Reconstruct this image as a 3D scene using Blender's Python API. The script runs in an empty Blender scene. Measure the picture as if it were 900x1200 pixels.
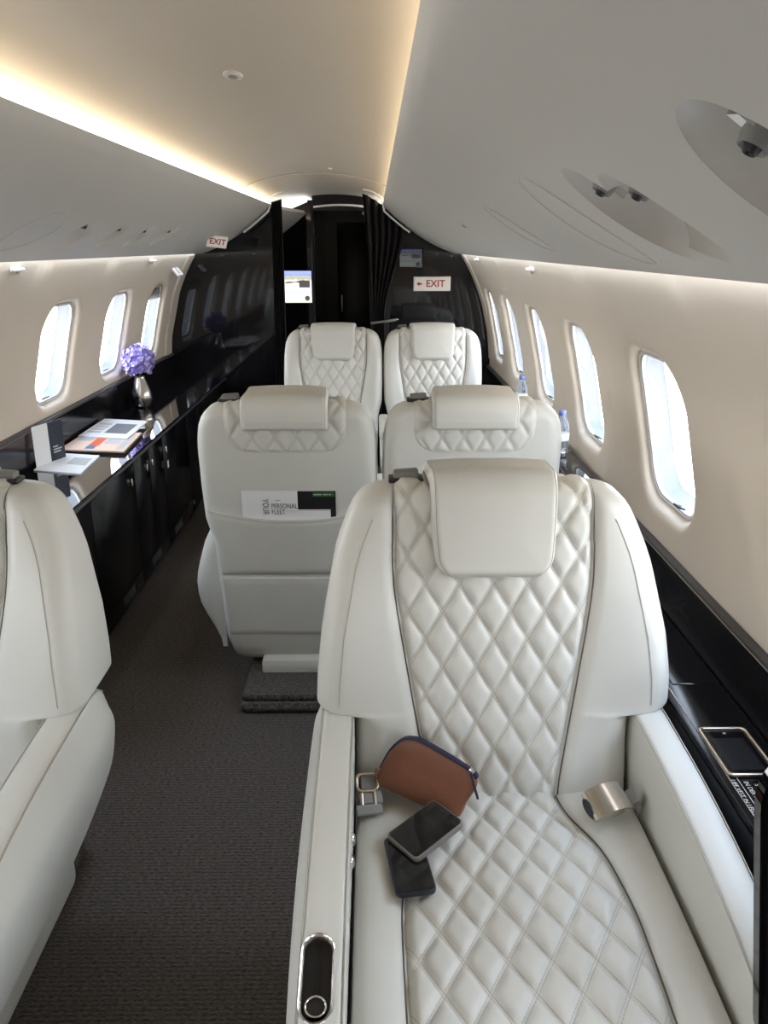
import bpy, bmesh, math, random
from mathutils import Vector, Matrix, Euler
random.seed(7)
PI = math.pi
S = bpy.context.scene
COL = S.collection

# ------------------------------------------------------------------ helpers
def smooth(t):
    t = max(0.0, min(1.0, t)); return t*t*(3-2*t)
def lerp(a, b, t): return a+(b-a)*t
def interp(tab, x):
    """piecewise-linear (key, value) table"""
    if x <= tab[0][0]: return tab[0][1]
    for (a, va), (b, vb) in zip(tab, tab[1:]):
        if x <= b: return lerp(va, vb, (x-a)/(b-a))
    return tab[-1][1]
def interps(tab, x):
    """smooth monotone cubic (Catmull) interpolation"""
    if x <= tab[0][0]: return tab[0][1]
    if x >= tab[-1][0]: return tab[-1][1]
    for i in range(len(tab)-1):
        a, va = tab[i]; b, vb = tab[i+1]
        if x <= b:
            p = tab[i-1] if i > 0 else tab[i]
            n = tab[i+2] if i+2 < len(tab) else tab[i+1]
            h = b-a
            d0 = (vb-p[1])/(b-p[0]); d1 = (n[1]-va)/(n[0]-a)
            s = (vb-va)/h
            if s == 0: d0 = d1 = 0
            else:
                d0 = 0 if d0*s < 0 else math.copysign(min(abs(d0), 3*abs(s)), s)
                d1 = 0 if d1*s < 0 else math.copysign(min(abs(d1), 3*abs(s)), s)
            t = (x-a)/h
            return ((2*t**3-3*t**2+1)*va+(t**3-2*t**2+t)*h*d0+(-2*t**3+3*t**2)*vb+(t**3-t**2)*h*d1)
def link(name, me, mat, parent=None, sm=True, angle=None):
    o = bpy.data.objects.new(name, me); COL.objects.link(o)
    for m in (mat if isinstance(mat, (list, tuple)) else [mat]):
        me.materials.append(m)
    if sm:
        for p in me.polygons: p.use_smooth = True
        if angle: me.set_sharp_from_angle(angle=math.radians(angle))
    if parent is not None: o.parent = parent
    return o
def tag(o, label, cat, group=None, kind=None):
    o['label'] = label; o['category'] = cat
    if group: o['group'] = group
    if kind: o['kind'] = kind
    return o
def struct(o, label, cat):
    return tag(o, label, cat, kind='structure')
def empty(name, loc=(0, 0, 0), rot=(0, 0, 0)):
    o = bpy.data.objects.new(name, None); COL.objects.link(o)
    o.location = loc; o.rotation_euler = rot; o.empty_display_size = .05
    return o
def pydata(name, vs, fs):
    me = bpy.data.meshes.new(name); me.from_pydata([tuple(v) for v in vs], [], fs); me.update(); return me
def fixn(me):
    bm = bmesh.new(); bm.from_mesh(me); bmesh.ops.recalc_face_normals(bm, faces=bm.faces[:]); bm.to_mesh(me); bm.free(); return me
def grid_mesh(name, P, cu=False, cv=False, caps=False, uv=None):
    """P[i][j] grid of points; cu/cv close the i/j direction; caps fills the first and last i loops"""
    n, m = len(P), len(P[0]); vs = [p for r in P for p in r]; fs = []
    for i in range(n if cu else n-1):
        for j in range(m if cv else m-1):
            fs.append((i*m+j, i*m+(j+1) % m, ((i+1) % n)*m+(j+1) % m, ((i+1) % n)*m+j))
    if caps:
        fs.append(tuple(range(m-1, -1, -1))); fs.append(tuple((n-1)*m+j for j in range(m)))
    me = pydata(name, vs, fs)
    if uv:
        l = me.uv_layers.new(name='UVMap'); fl = [q for r in uv for q in r]
        for lp in me.loops: l.data[lp.index].uv = fl[lp.vertex_index]
    return me
def box_bm(bm, c, s, bev=0.0, rot=None, seg=2):
    r = bmesh.ops.create_cube(bm, size=1)
    vs = r['verts']
    bmesh.ops.scale(bm, vec=s, verts=vs)
    if bev > 0:
        es = list({e for v in vs for e in v.link_edges})
        rr = bmesh.ops.bevel(bm, geom=es, offset=bev, segments=seg, profile=.5, affect='EDGES')
        vs = list({v for f in rr['faces'] for v in f.verts} | {v for v in vs if v.is_valid})
    M = Matrix.Translation(c)
    if rot is not None: M = M @ Euler(rot).to_matrix().to_4x4()
    bmesh.ops.transform(bm, matrix=M, verts=vs)
def bm_done(name, bm, mat, parent=None, sm=True, angle=35):
    bmesh.ops.recalc_face_normals(bm, faces=bm.faces[:])
    me = bpy.data.meshes.new(name); bm.to_mesh(me); bm.free()
    return link(name, me, mat, parent, sm, angle)
def box(name, c, s, mat, parent=None, bev=.003, rot=None, seg=2):
    bm = bmesh.new(); box_bm(bm, c, s, bev, rot, seg); return bm_done(name, bm, mat, parent)
def tube_pts(path, r, n=8, closed=False):
    path = [Vector(p) for p in path]; N = len(path); P = []
    up = None
    for i in range(N):
        a = path[(i-1) % N] if (closed or i > 0) else path[i]
        b = path[(i+1) % N] if (closed or i < N-1) else path[i]
        t = (b-a).normalized()
        if up is None:
            up = Vector((0, 0, 1)) if abs(t.z) < .9 else Vector((1, 0, 0))
        u = (up-t*up.dot(t)).normalized(); w = t.cross(u); up = u
        rr = r[i] if isinstance(r, (list, tuple)) else r
        P.append([path[i]+(u*math.cos(2*PI*k/n)+w*math.sin(2*PI*k/n))*rr for k in range(n)])
    return P
def tube(name, path, r, mat, parent=None, n=8, closed=False):
    return link(name, fixn(grid_mesh(name, tube_pts(path, r, n, closed), cu=closed, cv=True, caps=not closed)), mat, parent)
def lathe(name, prof, mat, parent=None, n=32, at=(0, 0, 0)):
    P = [[(at[0]+r*math.cos(2*PI*k/n), at[1]+r*math.sin(2*PI*k/n), at[2]+z) for k in range(n)] for r, z in prof]
    return link(name, fixn(grid_mesh(name, P, cv=True, caps=True)), mat, parent, angle=50)
def prism(name, outline, y0, y1, mat, parent=None, bev=0.0):
    """outline of (x, z) extruded from y0 to y1"""
    bm = bmesh.new()
    vs = [bm.verts.new((x, y0, z)) for x, z in outline]; f = bm.faces.new(vs)
    r = bmesh.ops.extrude_face_region(bm, geom=[f])
    bmesh.ops.translate(bm, vec=(0, y1-y0, 0), verts=[v for v in r['geom'] if isinstance(v, bmesh.types.BMVert)])
    if bev: bmesh.ops.bevel(bm, geom=bm.edges[:], offset=bev, segments=2, affect='EDGES')
    return bm_done(name, bm, mat, parent, sm=True, angle=30)
def rrect(w, h, r, n=6, cx=0, cy=0):
    pts = []
    for sx, sy, a0 in ((1, 1, 0), (-1, 1, 90), (-1, -1, 180), (1, -1, 270)):
        for k in range(n+1):
            a = math.radians(a0+90*k/n)
            pts.append((cx+sx*(w-r)+r*math.cos(a), cy+sy*(h-r)+r*math.sin(a)))
    return pts
def cut(o, cutter):
    """subtract cutter from o and bake"""
    m = o.modifiers.new('cut', 'BOOLEAN'); m.operation = 'DIFFERENCE'; m.object = cutter; m.solver = 'EXACT'
    dg = bpy.context.evaluated_depsgraph_get(); dg.update()
    me = bpy.data.meshes.new_from_object(o.evaluated_get(dg))
    o.modifiers.clear(); old = o.data; o.data = me; bpy.data.meshes.remove(old)
    bpy.data.objects.remove(cutter)
def lettering(txt, size, mat, parent, M, name='lettering', depth=.0004, align='CENTER', sx=1.0, bold=0.0):
    c = bpy.data.curves.new('t', 'FONT'); c.body = txt; c.size = size; c.extrude = depth
    c.offset = bold*size; c.align_x = align; c.align_y = 'CENTER'
    o = bpy.data.objects.new('t', c); COL.objects.link(o)
    dg = bpy.context.evaluated_depsgraph_get(); dg.update()
    me = bpy.data.meshes.new_from_object(o.evaluated_get(dg))
    bpy.data.objects.remove(o); me.transform(M @ Matrix.Diagonal((sx, 1, 1, 1))); me.name = name
    me.materials.clear()
    return link(name, me, mat, parent, sm=False)
def basis(o, ex, ey, ez):
    M = Matrix((ex, ey, ez)).transposed().to_4x4(); M.translation = Vector(o); return M
def copy_tree(root):
    r = root.copy(); COL.objects.link(r)
    for ch in root.children:
        c = ch.copy(); COL.objects.link(c); c.parent = r
        for g in ch.children:
            d = g.copy(); COL.objects.link(d); d.parent = c
    return r

# ------------------------------------------------------------------ materials
def mat(name, col, rough=.5, metal=0.0, spec=.5, coat=0.0, coat_r=.05, emit=None, estr=0, trans=0, ior=1.45, alpha=1):
    m = bpy.data.materials.new(name); m.use_nodes = True
    b = m.node_tree.nodes['Principled BSDF']; i = b.inputs
    i['Base Color'].default_value = (*col, 1); i['Roughness'].default_value = rough; i['Metallic'].default_value = metal
    i['Specular IOR Level'].default_value = spec; i['Coat Weight'].default_value = coat; i['Coat Roughness'].default_value = coat_r
    i['Transmission Weight'].default_value = trans; i['IOR'].default_value = ior; i['Alpha'].default_value = alpha
    if emit: i['Emission Color'].default_value = (*emit, 1); i['Emission Strength'].default_value = estr
    return m
class NT:
    def __init__(s, m): s.t = m.node_tree; s.b = s.t.nodes['Principled BSDF']
    def n(s, typ, **kw):
        x = s.t.nodes.new(typ)
        for k, v in kw.items():
            if k.startswith('i_'): x.inputs[k[2:].replace('_', ' ')].default_value = v
            else: setattr(x, k, v)
        return x
    def l(s, a, b): s.t.links.new(a, b)
    def m(s, op, a, b=None, c=None):
        x = s.t.nodes.new('ShaderNodeMath'); x.operation = op
        for k, v in enumerate((a, b, c)):
            if v is None: continue
            if isinstance(v, (int, float)): x.inputs[k].default_value = v
            else: s.l(v, x.inputs[k])
        return x.outputs[0]
def bumped(m, scale, strength, dist=.001, var=0.0, vscale=4, detail=3):
    t = NT(m); tc = t.n('ShaderNodeTexCoord')
    no = t.n('ShaderNodeTexNoise', i_Scale=scale, i_Detail=detail); t.l(tc.outputs['Object'], no.inputs['Vector'])
    bp = t.n('ShaderNodeBump', i_Strength=strength, i_Distance=dist); t.l(no.outputs['Fac'], bp.inputs['Height']); t.l(bp.outputs[0], t.b.inputs['Normal'])
    if var:
        n2 = t.n('ShaderNodeTexNoise', i_Scale=vscale, i_Detail=2.0); t.l(tc.outputs['Object'], n2.inputs['Vector'])
        c = t.b.inputs['Base Color'].default_value[:]
        mx = t.n('ShaderNodeMix', data_type='RGBA'); t.l(n2.outputs['Fac'], mx.inputs[0])
        mx.inputs[6].default_value = (*[q*(1-var) for q in c[:3]], 1); mx.inputs[7].default_value = (*[min(1, q*(1+var)) for q in c[:3]], 1)
        t.l(mx.outputs[2], t.b.inputs['Base Color'])
    return m
LEATHER = (.60, .592, .545)
M_leather = bumped(mat('leather', LEATHER, .42, spec=.4), 900, .25, .0006, .04)
M_quilt = mat('quilted_leather', (.61, .602, .555), .42, spec=.4)
def quilt_nodes():
    t = NT(M_quilt); uv = t.n('ShaderNodeUVMap'); uv.uv_map = 'UVMap'
    sp = t.n('ShaderNodeSeparateXYZ'); t.l(uv.outputs[0], sp.inputs[0])
    masks = []
    for ax, ot in ((0, 1), (1, 0)):
        a = sp.outputs[ax]; d = t.m('ABSOLUTE', t.m('SUBTRACT', a, t.m('ROUND', a)))
        band = t.m('LESS_THAN', t.m('ABSOLUTE', t.m('SUBTRACT', d, .042)), .0095)
        dash = t.m('LESS_THAN', t.m('FRACT', t.m('MULTIPLY', sp.outputs[ot], 17.0)), .68)
        masks.append(t.m('MULTIPLY', band, dash))
    mk = t.m('MAXIMUM', masks[0], masks[1])
    mx = t.n('ShaderNodeMix', data_type='RGBA'); t.l(mk, mx.inputs[0])
    mx.inputs[6].default_value = (.61, .602, .555, 1); mx.inputs[7].default_value = (.36, .33, .27, 1)
    t.l(mx.outputs[2], t.b.inputs['Base Color'])
    tc = t.n('ShaderNodeTexCoord'); no = t.n('ShaderNodeTexNoise', i_Scale=900.0); t.l(tc.outputs['Object'], no.inputs['Vector'])
    bp = t.n('ShaderNodeBump', i_Strength=.25, i_Distance=.0006); t.l(no.outputs['Fac'], bp.inputs['Height']); t.l(bp.outputs[0], t.b.inputs['Normal'])
quilt_nodes()
M_gap = mat('seam_gap', (.12, .112, .095), .8)
M_thread = mat('seam_thread', (.40, .375, .31), .7)
M_wall = bumped(mat('wall_fabric', (.63, .545, .44), .6, spec=.3), 250, .12, .0008, .03, 3)
M_ceil = bumped(mat('ceiling_fabric', (.40, .36, .30), .45, spec=.35), 300, .12, .0006, .03, 5)
M_psu = bumped(mat('panel_vinyl', (.50, .475, .43), .45, spec=.35), 400, .10, .0005, .02, 4)
M_black = mat('piano_black', (.005, .005, .006), .05, spec=.5, coat=.15, coat_r=.03)
M_gloss = mat('gloss_black_top', (.005, .005, .006), .035, spec=.8, coat=1.0, coat_r=.02)
M_black2 = mat('satin_black', (.010, .010, .011), .28, spec=.45)
M_black3 = mat('cabinet_black', (.006, .006, .007), .16, spec=.25)
M_line = mat('panel_gap', (.05, .05, .05), .4)
M_trim = mat('bronze_trim', (.34, .29, .22), .3, metal=.9)
M_brown = mat('dark_trim', (.030, .025, .022), .4)
M_chrome = mat('chrome', (.75, .74, .72), .12, metal=1)
M_steel = mat('brushed_steel', (.56, .535, .50), .22, metal=1)
M_gold = mat('champagne_metal', (.62, .52, .40), .28, metal=1)
M_dark = mat('black_plastic', (.012, .012, .013), .4)
M_grey = bumped(mat('grey_plastic', (.19, .19, .18), .5), 300, .1)
M_belt = bumped(mat('grey_webbing', (.26, .26, .25), .75), 500, .5, .001)
M_led = mat('warm_led', (1, .9, .7), .5, emit=(1, .80, .53), estr=10)
M_cove = mat('warm_cove_led', (1, .9, .7), .5, emit=(1, .73, .40), estr=4)
M_curtain = bumped(mat('curtain_cloth', (.020, .018, .017), .85, spec=.2), 200, .4, .001, .2, 30)
M_white = mat('white_paper', (.78, .78, .78), .6)
M_whitep = mat('white_plastic', (.72, .70, .66), .4)
M_salmon = mat('salmon_newsprint', (.80, .56, .43), .7)
M_ink = mat('ink_grey', (.16, .17, .19), .7)
M_inkl = mat('pale_print', (.50, .49, .47), .7)
M_navy = mat('navy_card', (.014, .020, .036), .35)
M_green = mat('green_label', (.03, .15, .045), .5)
M_red = mat('exit_red', (.33, .02, .03), .5)
M_orange = mat('orange_print', (.75, .13, .05), .7)
M_blue = mat('blue_print', (.06, .19, .33), .7)
M_sign = mat('sign_white', (.60, .56, .50), .4, emit=(.9, .78, .66), estr=.16)
M_brownl = bumped(mat('brown_leather', (.200, .078, .044), .5, spec=.4), 500, .5, .001, .1, 40)
M_zip = mat('navy_zip', (.012, .014, .045), .6)
M_glassb = mat('phone_glass', (.006, .006, .007), .05, spec=.5)
M_case = mat('clear_grey_case', (.20, .19, .18), .2, spec=.6)
M_casen = mat('navy_case', (.010, .014, .026), .3)
M_shade = mat('window_shade_cloth', (.30, .28, .25), .8)
M_frame = mat('window_frame_grey', (.50, .47, .42), .4)
M_skin = mat('window_tunnel', (.22, .225, .235), .35)
M_tint = mat('dark_tint', (.02, .02, .022), .15)

def carpet():
    m = mat('carpet', (.05, .045, .04), .95, spec=.1); t = NT(m)
    tc = t.n('ShaderNodeTexCoord'); mp = t.n('ShaderNodeMapping'); t.l(tc.outputs['Object'], mp.inputs['Vector'])
    mp.inputs['Scale'].default_value = (1, 1, 1)
    wv = t.n('ShaderNodeTexWave', bands_direction='Y', i_Scale=26.0, i_Distortion=1.6, i_Detail=3.0, i_Detail_Scale=6.0)
    t.l(mp.outputs[0], wv.inputs['Vector'])
    mp2 = t.n('ShaderNodeMapping'); t.l(tc.outputs['Object'], mp2.inputs['Vector']); mp2.inputs['Scale'].default_value = (90, 230, 60)
    no = t.n('ShaderNodeTexNoise', i_Scale=1.0, i_Detail=3.0); t.l(mp2.outputs[0], no.inputs['Vector'])
    n2 = t.n('ShaderNodeTexNoise', i_Scale=2.2, i_Detail=2.0); t.l(tc.outputs['Object'], n2.inputs['Vector'])
    f = t.m('ADD', t.m('MULTIPLY', wv.outputs['Fac'], .16), t.m('MULTIPLY', no.outputs['Fac'], 1.05))
    cr = t.n('ShaderNodeValToRGB'); t.l(f, cr.inputs[0])
    cr.color_ramp.elements[0].position = .30; cr.color_ramp.elements[0].color = (.024, .0215, .0195, 1)
    cr.color_ramp.elements[1].position = .85; cr.color_ramp.elements[1].color = (.145, .128, .115, 1)
    mx = t.n('ShaderNodeMix', data_type='RGBA', blend_type='MULTIPLY'); mx.inputs[0].default_value = .5
    t.l(cr.outputs[0], mx.inputs[6]); t.l(n2.outputs['Color'], mx.inputs[7])
    t.l(cr.outputs[0], t.b.inputs['Base Color'])
    bp = t.n('ShaderNodeBump', i_Strength=.8, i_Distance=.004); t.l(f, bp.inputs['Height']); t.l(bp.outputs[0], t.b.inputs['Normal'])
    return m
M_carpet = carpet()

def thin_glass():
    m = bpy.data.materials.new('window_pane'); m.use_nodes = True; nt = m.node_tree
    nt.nodes.clear(); o = nt.nodes.new('ShaderNodeOutputMaterial'); mx = nt.nodes.new('ShaderNodeMixShader')
    tr = nt.nodes.new('ShaderNodeBsdfTransparent'); gl = nt.nodes.new('ShaderNodeBsdfGlossy'); gl.inputs['Roughness'].default_value = .02
    fr = nt.nodes.new('ShaderNodeFresnel'); fr.inputs[0].default_value = 1.35
    tr.inputs[0].default_value = (.95, .97, 1, 1)
    nt.links.new(fr.outputs[0], mx.inputs[0]); nt.links.new(tr.outputs[0], mx.inputs[1]); nt.links.new(gl.outputs[0], mx.inputs[2]); nt.links.new(mx.outputs[0], o.inputs[0])
    return m
M_pane = thin_glass()
M_bottle = mat('clear_plastic', (.80, .86, .95), .05, trans=.9, ior=1.25)
M_cap = mat('blue_cap', (.10, .13, .30), .4)
M_petal = mat('lilac_petal', (.40, .32, .72), .6)
M_petal2 = mat('pale_lilac_petal', (.58, .52, .84), .6)

# ------------------------------------------------------------------ cabin shell
Y0, Y1 = -2.2, 6.72       # cabin length
YB = 5.80                 # black bulkhead
def wx(z):
    if z > 1.50: return 1.14*math.sqrt(1-(.75/1.28)**2)-(z-1.50)*.12
    if z > .75: return 1.14*math.sqrt(max(0, 1-((z-.75)/1.28)**2))
    return 1.14
def wn(z):
    d = (wx(z+.01)-wx(z-.01))/.02
    return Vector((1, 0, -d)).normalized()
def wall_pt(s, y, z, o=0.0):
    n = wn(z); return (s*(wx(z)+n.x*o), y, z+n.z*o)

fl = grid_mesh('floor', [[(x, y, 0) for x in (-1.1, 0, 1.1)] for y in (Y0, 0, 2, 4, 8.4)])
struct(link('floor', fixn(fl), M_carpet, sm=False), 'dark grey ribbed carpet along the cabin aisle', 'floor')

WIN = {1: [-1.30, -.44, .42, 1.27, 2.15, 3.00, 3.84, 4.64, 5.36], -1: [-1.45, -.60, .25, 1.10, 1.95, 2.79, 3.63, 4.47, 5.25]}
WZS = {1: 1.063, -1: 1.100}; WH, WW, WR = .203, .190, .105
NO = 8
def wall_side(s):
    vs, fs = [], []
    def add(P, cv=False):
        b = len(vs); n, m = len(P), len(P[0])
        for r in P: vs.extend(r)
        for i in range(n-1):
            for j in range(m if cv else m-1):
                fs.append((b+i*m+j, b+i*m+(j+1) % m, b+(i+1)*m+(j+1) % m, b+(i+1)*m+j))
    ws = WIN[s]; edges = [Y0]+[(a+b)/2 for a, b in zip(ws, ws[1:])]+[Y1]
    zlo, zhi = .62, 1.60; WZ = WZS[s]
    for k, yc in enumerate(ws):
        ya, yb = edges[k], edges[k+1]
        base = rrect(WW, WH, WR, NO)
        loops = []
        # recess from the glass frame out to the lip, then out to the cell rectangle
        for sc_, o in ((.010, .026), (.014, .020), (.020, .011), (.028, .004), (.038, .0008), (.048, 0)):
            L = rrect(WW+sc_, WH+sc_*1.1, WR+sc_, NO)
            loops.append([wall_pt(s, yc+a, WZ+b, o) for a, b in L])
        L = rrect(WW+.048, WH+.0528, WR+.048, NO)
        out = []
        for a, b in L:
            ang = math.atan2(b/(zhi-zlo), a/(yb-ya))
            dx, dz = math.cos(ang)*(yb-ya), math.sin(ang)*(zhi-zlo)
            t = 1e9
            if dx > 1e-9: t = min(t, (yb-yc)/dx)
            if dx < -1e-9: t = min(t, (ya-yc)/dx)
            if dz > 1e-9: t = min(t, (zhi-WZ)/dz)
            if dz < -1e-9: t = min(t, (zlo-WZ)/dz)
            out.append((dx*t, dz*t))
        # snap the nearest samples to the four corners so that cells join without gaps
        for cy_, cz_ in ((ya-yc, zlo-WZ), (ya-yc, zhi-WZ), (yb-yc, zlo-WZ), (yb-yc, zhi-WZ)):
            i = min(range(len(out)), key=lambda q: (out[q][0]-cy_)**2+(out[q][1]-cz_)**2); out[i] = (cy_, cz_)
        for q in range(1, 11):
            t = q/10
            loops.append([wall_pt(s, yc+lerp(a[0], c[0], t), WZ+lerp(a[1], c[1], t)) for a, c in zip(L, out)])
        add(loops, True)
    add([[wall_pt(s, y, z) for z in (0, .1, .2, .3, .4, .5, .62)] for y in (Y0, Y1)])
    nm = 'wall_right' if s > 0 else 'wall_left'
    o = link(nm, fixn(pydata(nm, vs, fs)), M_wall)
    o.data.set_sharp_from_angle(angle=math.radians(60))
    return o
struct(wall_side(1), 'cream cabin side wall with a row of rounded windows on the right', 'wall')
struct(wall_side(-1), 'cream cabin side wall with rounded windows above the black sideboard', 'wall')

wi = 0
for s in (1, -1):
    for k, yc in enumerate(WIN[s]):
        wi += 1; WZ = WZS[s]
        w = empty('window_%d' % wi, wall_pt(s, yc, WZ)); inv = -Vector(w.location)
        struct(w, 'rounded cabin window on the %s wall%s' % ('right' if s > 0 else 'left', ' with its shade partly down' if (s < 0 and k == 8) else ''), 'window')
        def loop(d, o, r=0): return [Vector(wall_pt(s, yc+a, WZ+b, o))+inv for a, b in rrect(WW+d, WH+d*1.1, WR+d, NO)]
        fr = [loop(.010, .026), loop(.003, .0235), loop(-.001, .026), loop(-.001, .040), loop(.010, .042)]
        link('window_frame', fixn(grid_mesh('window_frame', fr, cv=True)), M_frame, w, angle=40)
        link('outer_reveal', fixn(grid_mesh('outer_reveal', [loop(.006, .040), loop(.0, .060), loop(-.010, .085), loop(-.014, .09), loop(.03, .092)], cv=True)), M_skin, w, angle=50)
        L = loop(.001, .032)
        if s > 0: L.reverse()
        link('pane', pydata('pane', L, [tuple(range(len(L)))]), M_pane, w, sm=False)
        tube('gasket', loop(-.001, .029)[::1], .0028, M_grey, w, 6, True)
        hp = [Vector(wall_pt(s, yc-.075, WZ-WH+.012, .030))+inv, Vector(wall_pt(s, yc-.075, WZ-WH+.022, .012))+inv,
              Vector(wall_pt(s, yc-.045, WZ-WH+.022, .012))+inv, Vector(wall_pt(s, yc-.045, WZ-WH+.012, .030))+inv]
        tube('shade_handle', hp, .0035, M_dark, w, 6)
        if s < 0 and k == 8:
            B = [(a, max(b, WH*.62)) for a, b in rrect(WW-.003, WH-.003, WR, NO)]
            B2 = [Vector(wall_pt(s, yc+a, WZ+b, .0345))+inv for a, b in B]+[Vector(wall_pt(s, yc+a, WZ+b, .037))+inv for a, b in B]
            n = len(B)
            link('window_shade', fixn(pydata('window_shade', B2, [tuple(range(n)), tuple(range(n, 2*n))]+[(i, (i+1) % n, n+(i+1) % n, n+i) for i in range(n)])), M_shade, w, sm=False)
        la = bpy.data.lights.new('portal', 'AREA'); la.shape = 'RECTANGLE'; la.size = .36; la.size_y = .40; la.cycles.is_portal = True
        lo = bpy.data.objects.new('daylight_portal', la); COL.objects.link(lo)
        lo.location = wall_pt(s, yc, WZ, .13); lo.rotation_euler = (0, s*math.radians(90+8), 0)

# ceiling: centre panel between the two light slots, and the two overhead side panels
def bez(t):
    P0, P1, P2 = (.862, 1.510), (.62, 1.59), (.385, 1.80)
    return tuple((1-t)**2*a+2*t*(1-t)*b+t*t*c for a, b, c in zip(P0, P1, P2))
ys = [lerp(Y0, 8.3, k/60) for k in range(61)]
cp = []
for y in ys:
    cp.append([(.45*math.sin(a), y, 1.845+.095*(math.cos(a)-math.cos(1.25))/(1-math.cos(1.25))) if abs(a) <= 1.25 else None for a in [lerp(-1.25, 1.25, k/24) for k in range(25)]])
o = link('ceiling', fixn(grid_mesh('ceiling', cp)), M_ceil)
struct(o, 'arched beige centre ceiling panel between two glowing light slots', 'ceiling')
def pn(s, t, y, o=0.0):
    """point on an overhead side panel, offset o towards the cabin"""
    x, z = bez(t); x2, z2 = bez(t+.01); d = Vector((x2-x, z2-z)).normalized()
    nx, nz = -d.y, d.x
    if nz > 0: nx, nz = -nx, -nz
    return Vector((s*(x+nx*o), y, z+nz*o))
def side_panel(s):
    N = 30; rows = []
    for y in [lerp(Y0, YB+.02, k/120) for k in range(121)]:
        a = [pn(s, k/N, y) for k in range(N+1)]
        b = [pn(s, k/N, y, -.020-.05*math.sin(PI*k/N)) for k in range(N, -1, -1)]
        lip0 = pn(s, 0, y); 
        rows.append(a+[Vector((s*.372, y, 1.822)), Vector((s*.380, y, 1.826))]+b+[Vector((s*.876, y, 1.526)), Vector((s*.871, y, 1.513))])
    nm = 'ceiling_right' if s > 0 else 'ceiling_left'
    return link(nm, fixn(grid_mesh(nm, rows, cv=True, caps=True)), M_psu, angle=40)
PR, PL = side_panel(1), side_panel(-1)
struct(PR, 'overhead side panel on the right with oval air vent recesses', 'ceiling')
struct(PL, 'overhead side panel on the left with oval air vent recesses', 'ceiling')
def frame_at(s, t, y, tilt=0.0):
    p = pn(s, t, y); a = pn(s, t+.02, y)
    et = (a-p).normalized(); ey = Vector((0, 1, 0)); n = (pn(s, t, y, .01)-p).normalized()
    R = Matrix.Rotation(tilt*s, 3, n); return p, R @ et, R @ ey, n
def dish(s, t, y, ht, hy, tilt=0.0, depth=.058):
    p, et, ey, n = frame_at(s, t, y, tilt)
    bm = bmesh.new(); bmesh.ops.create_uvsphere(bm, u_segments=40, v_segments=24, radius=1)
    bmesh.ops.transform(bm, matrix=basis(p+n*.004, et*ht*1.03, ey*hy*1.03, n*depth), verts=bm.verts[:])
    me = bpy.data.meshes.new('c'); bmesh.ops.recalc_face_normals(bm, faces=bm.faces[:]); bm.to_mesh(me); bm.free()
    return bpy.data.objects.new('cutter', me)
def oval_path(s, t, y, ht, hy, tilt=0.0, off=.0, a0=0, a1=2*PI, n=48):
    p, et, ey, n_ = frame_at(s, t, y, tilt)
    L = .62
    out = []
    for k in range(n+1):
        a = lerp(a0, a1, k/n); v = p+et*ht*math.cos(a)+ey*hy*math.sin(a)
        # drop back on to the curved panel
        best = min((abs((v-pn(s, q/200, v.y)).length), q) for q in range(0, 201))
        out.append(pn(s, best[1]/200, v.y, off))
    return out
VENT = [(1, .395, 1.170, .125, .068, -.30), (1, .37, 1.065, .110, .062, -.30), (1, .40, .700, .135, .085, -.25),
        (-1, .40, 2.84, .085, .085, -.3), (-1, .40, 3.22, .080, .07, -.3), (-1, .40, 3.57, .080, .07, -.3), (-1, .42, 3.95, .080, .08, -.3)]
for v in VENT:
    s = v[0]; c = dish(*v); COL.objects.link(c); cut(PR if s > 0 else PL, c)
for p_ in (PR, PL):
    for f in p_.data.polygons: f.use_smooth = True
    p_.data.set_sharp_from_angle(angle=math.radians(25))
vl = ['small swivel air nozzle in the narrower twin oval recess overhead right', 'swivel air nozzle in the second twin oval recess overhead right',
      'reading lamp in the large oval recess at the right edge', 'air nozzle in the first oval recess of the left overhead panel',
      'air nozzle in the second oval recess from the near end of the left panel', 'air nozzle in the third oval recess along the left overhead panel',
      'air nozzle in the last left overhead recess before the exit sign']
for v, lb in zip(VENT, vl):
    s, t, y, ht, hy, tl = v
    p, et, ey, n = frame_at(s, t, y, tl)
    big = s > 0
    c = p+et*ht*(.50 if s > 0 else .45)-n*.020
    u = empty('air_nozzle', c); tag(u, lb, 'air vent', 'overhead air nozzles and reading lamps')
    M = basis((0, 0, 0), et, ey, n)
    r = .015 if s > 0 else .014
    def cyl(nm, r0, r1, z0, z1, m_, x=0, yv=0):
        P = [[M @ Vector((x+rr*math.cos(2*PI*k/20), yv+rr*math.sin(2*PI*k/20), z)) for k in range(20)] for rr, z in ((r0, z0), (r1, z1*.8+z0*.2), (r1*.86, z1), (r1*.6, z1-.004))]
        return link(nm, fixn(grid_mesh(nm, P, cv=True, caps=True)), m_, u, angle=40)
    cyl('nozzle_body', r*1.15, r, -.012, .014, M_grey)
    cyl('nozzle_tip', r*.55, r*.45, .006, .018, M_dark)
    P = [M @ Vector((a, b, q)) for q in (-.004, .004) for a, b in ((-r*2.1, -r*.5), (r*2.1, -r*.5), (r*2.1, r*.5), (-r*2.1, r*.5))]
    link('bracket', fixn(pydata('bracket', P, [(0, 1, 2, 3), (4, 5, 6, 7), (0, 1, 5, 4), (1, 2, 6, 5), (2, 3, 7, 6), (3, 0, 4, 7)])), M_chrome, u, sm=False)
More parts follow.
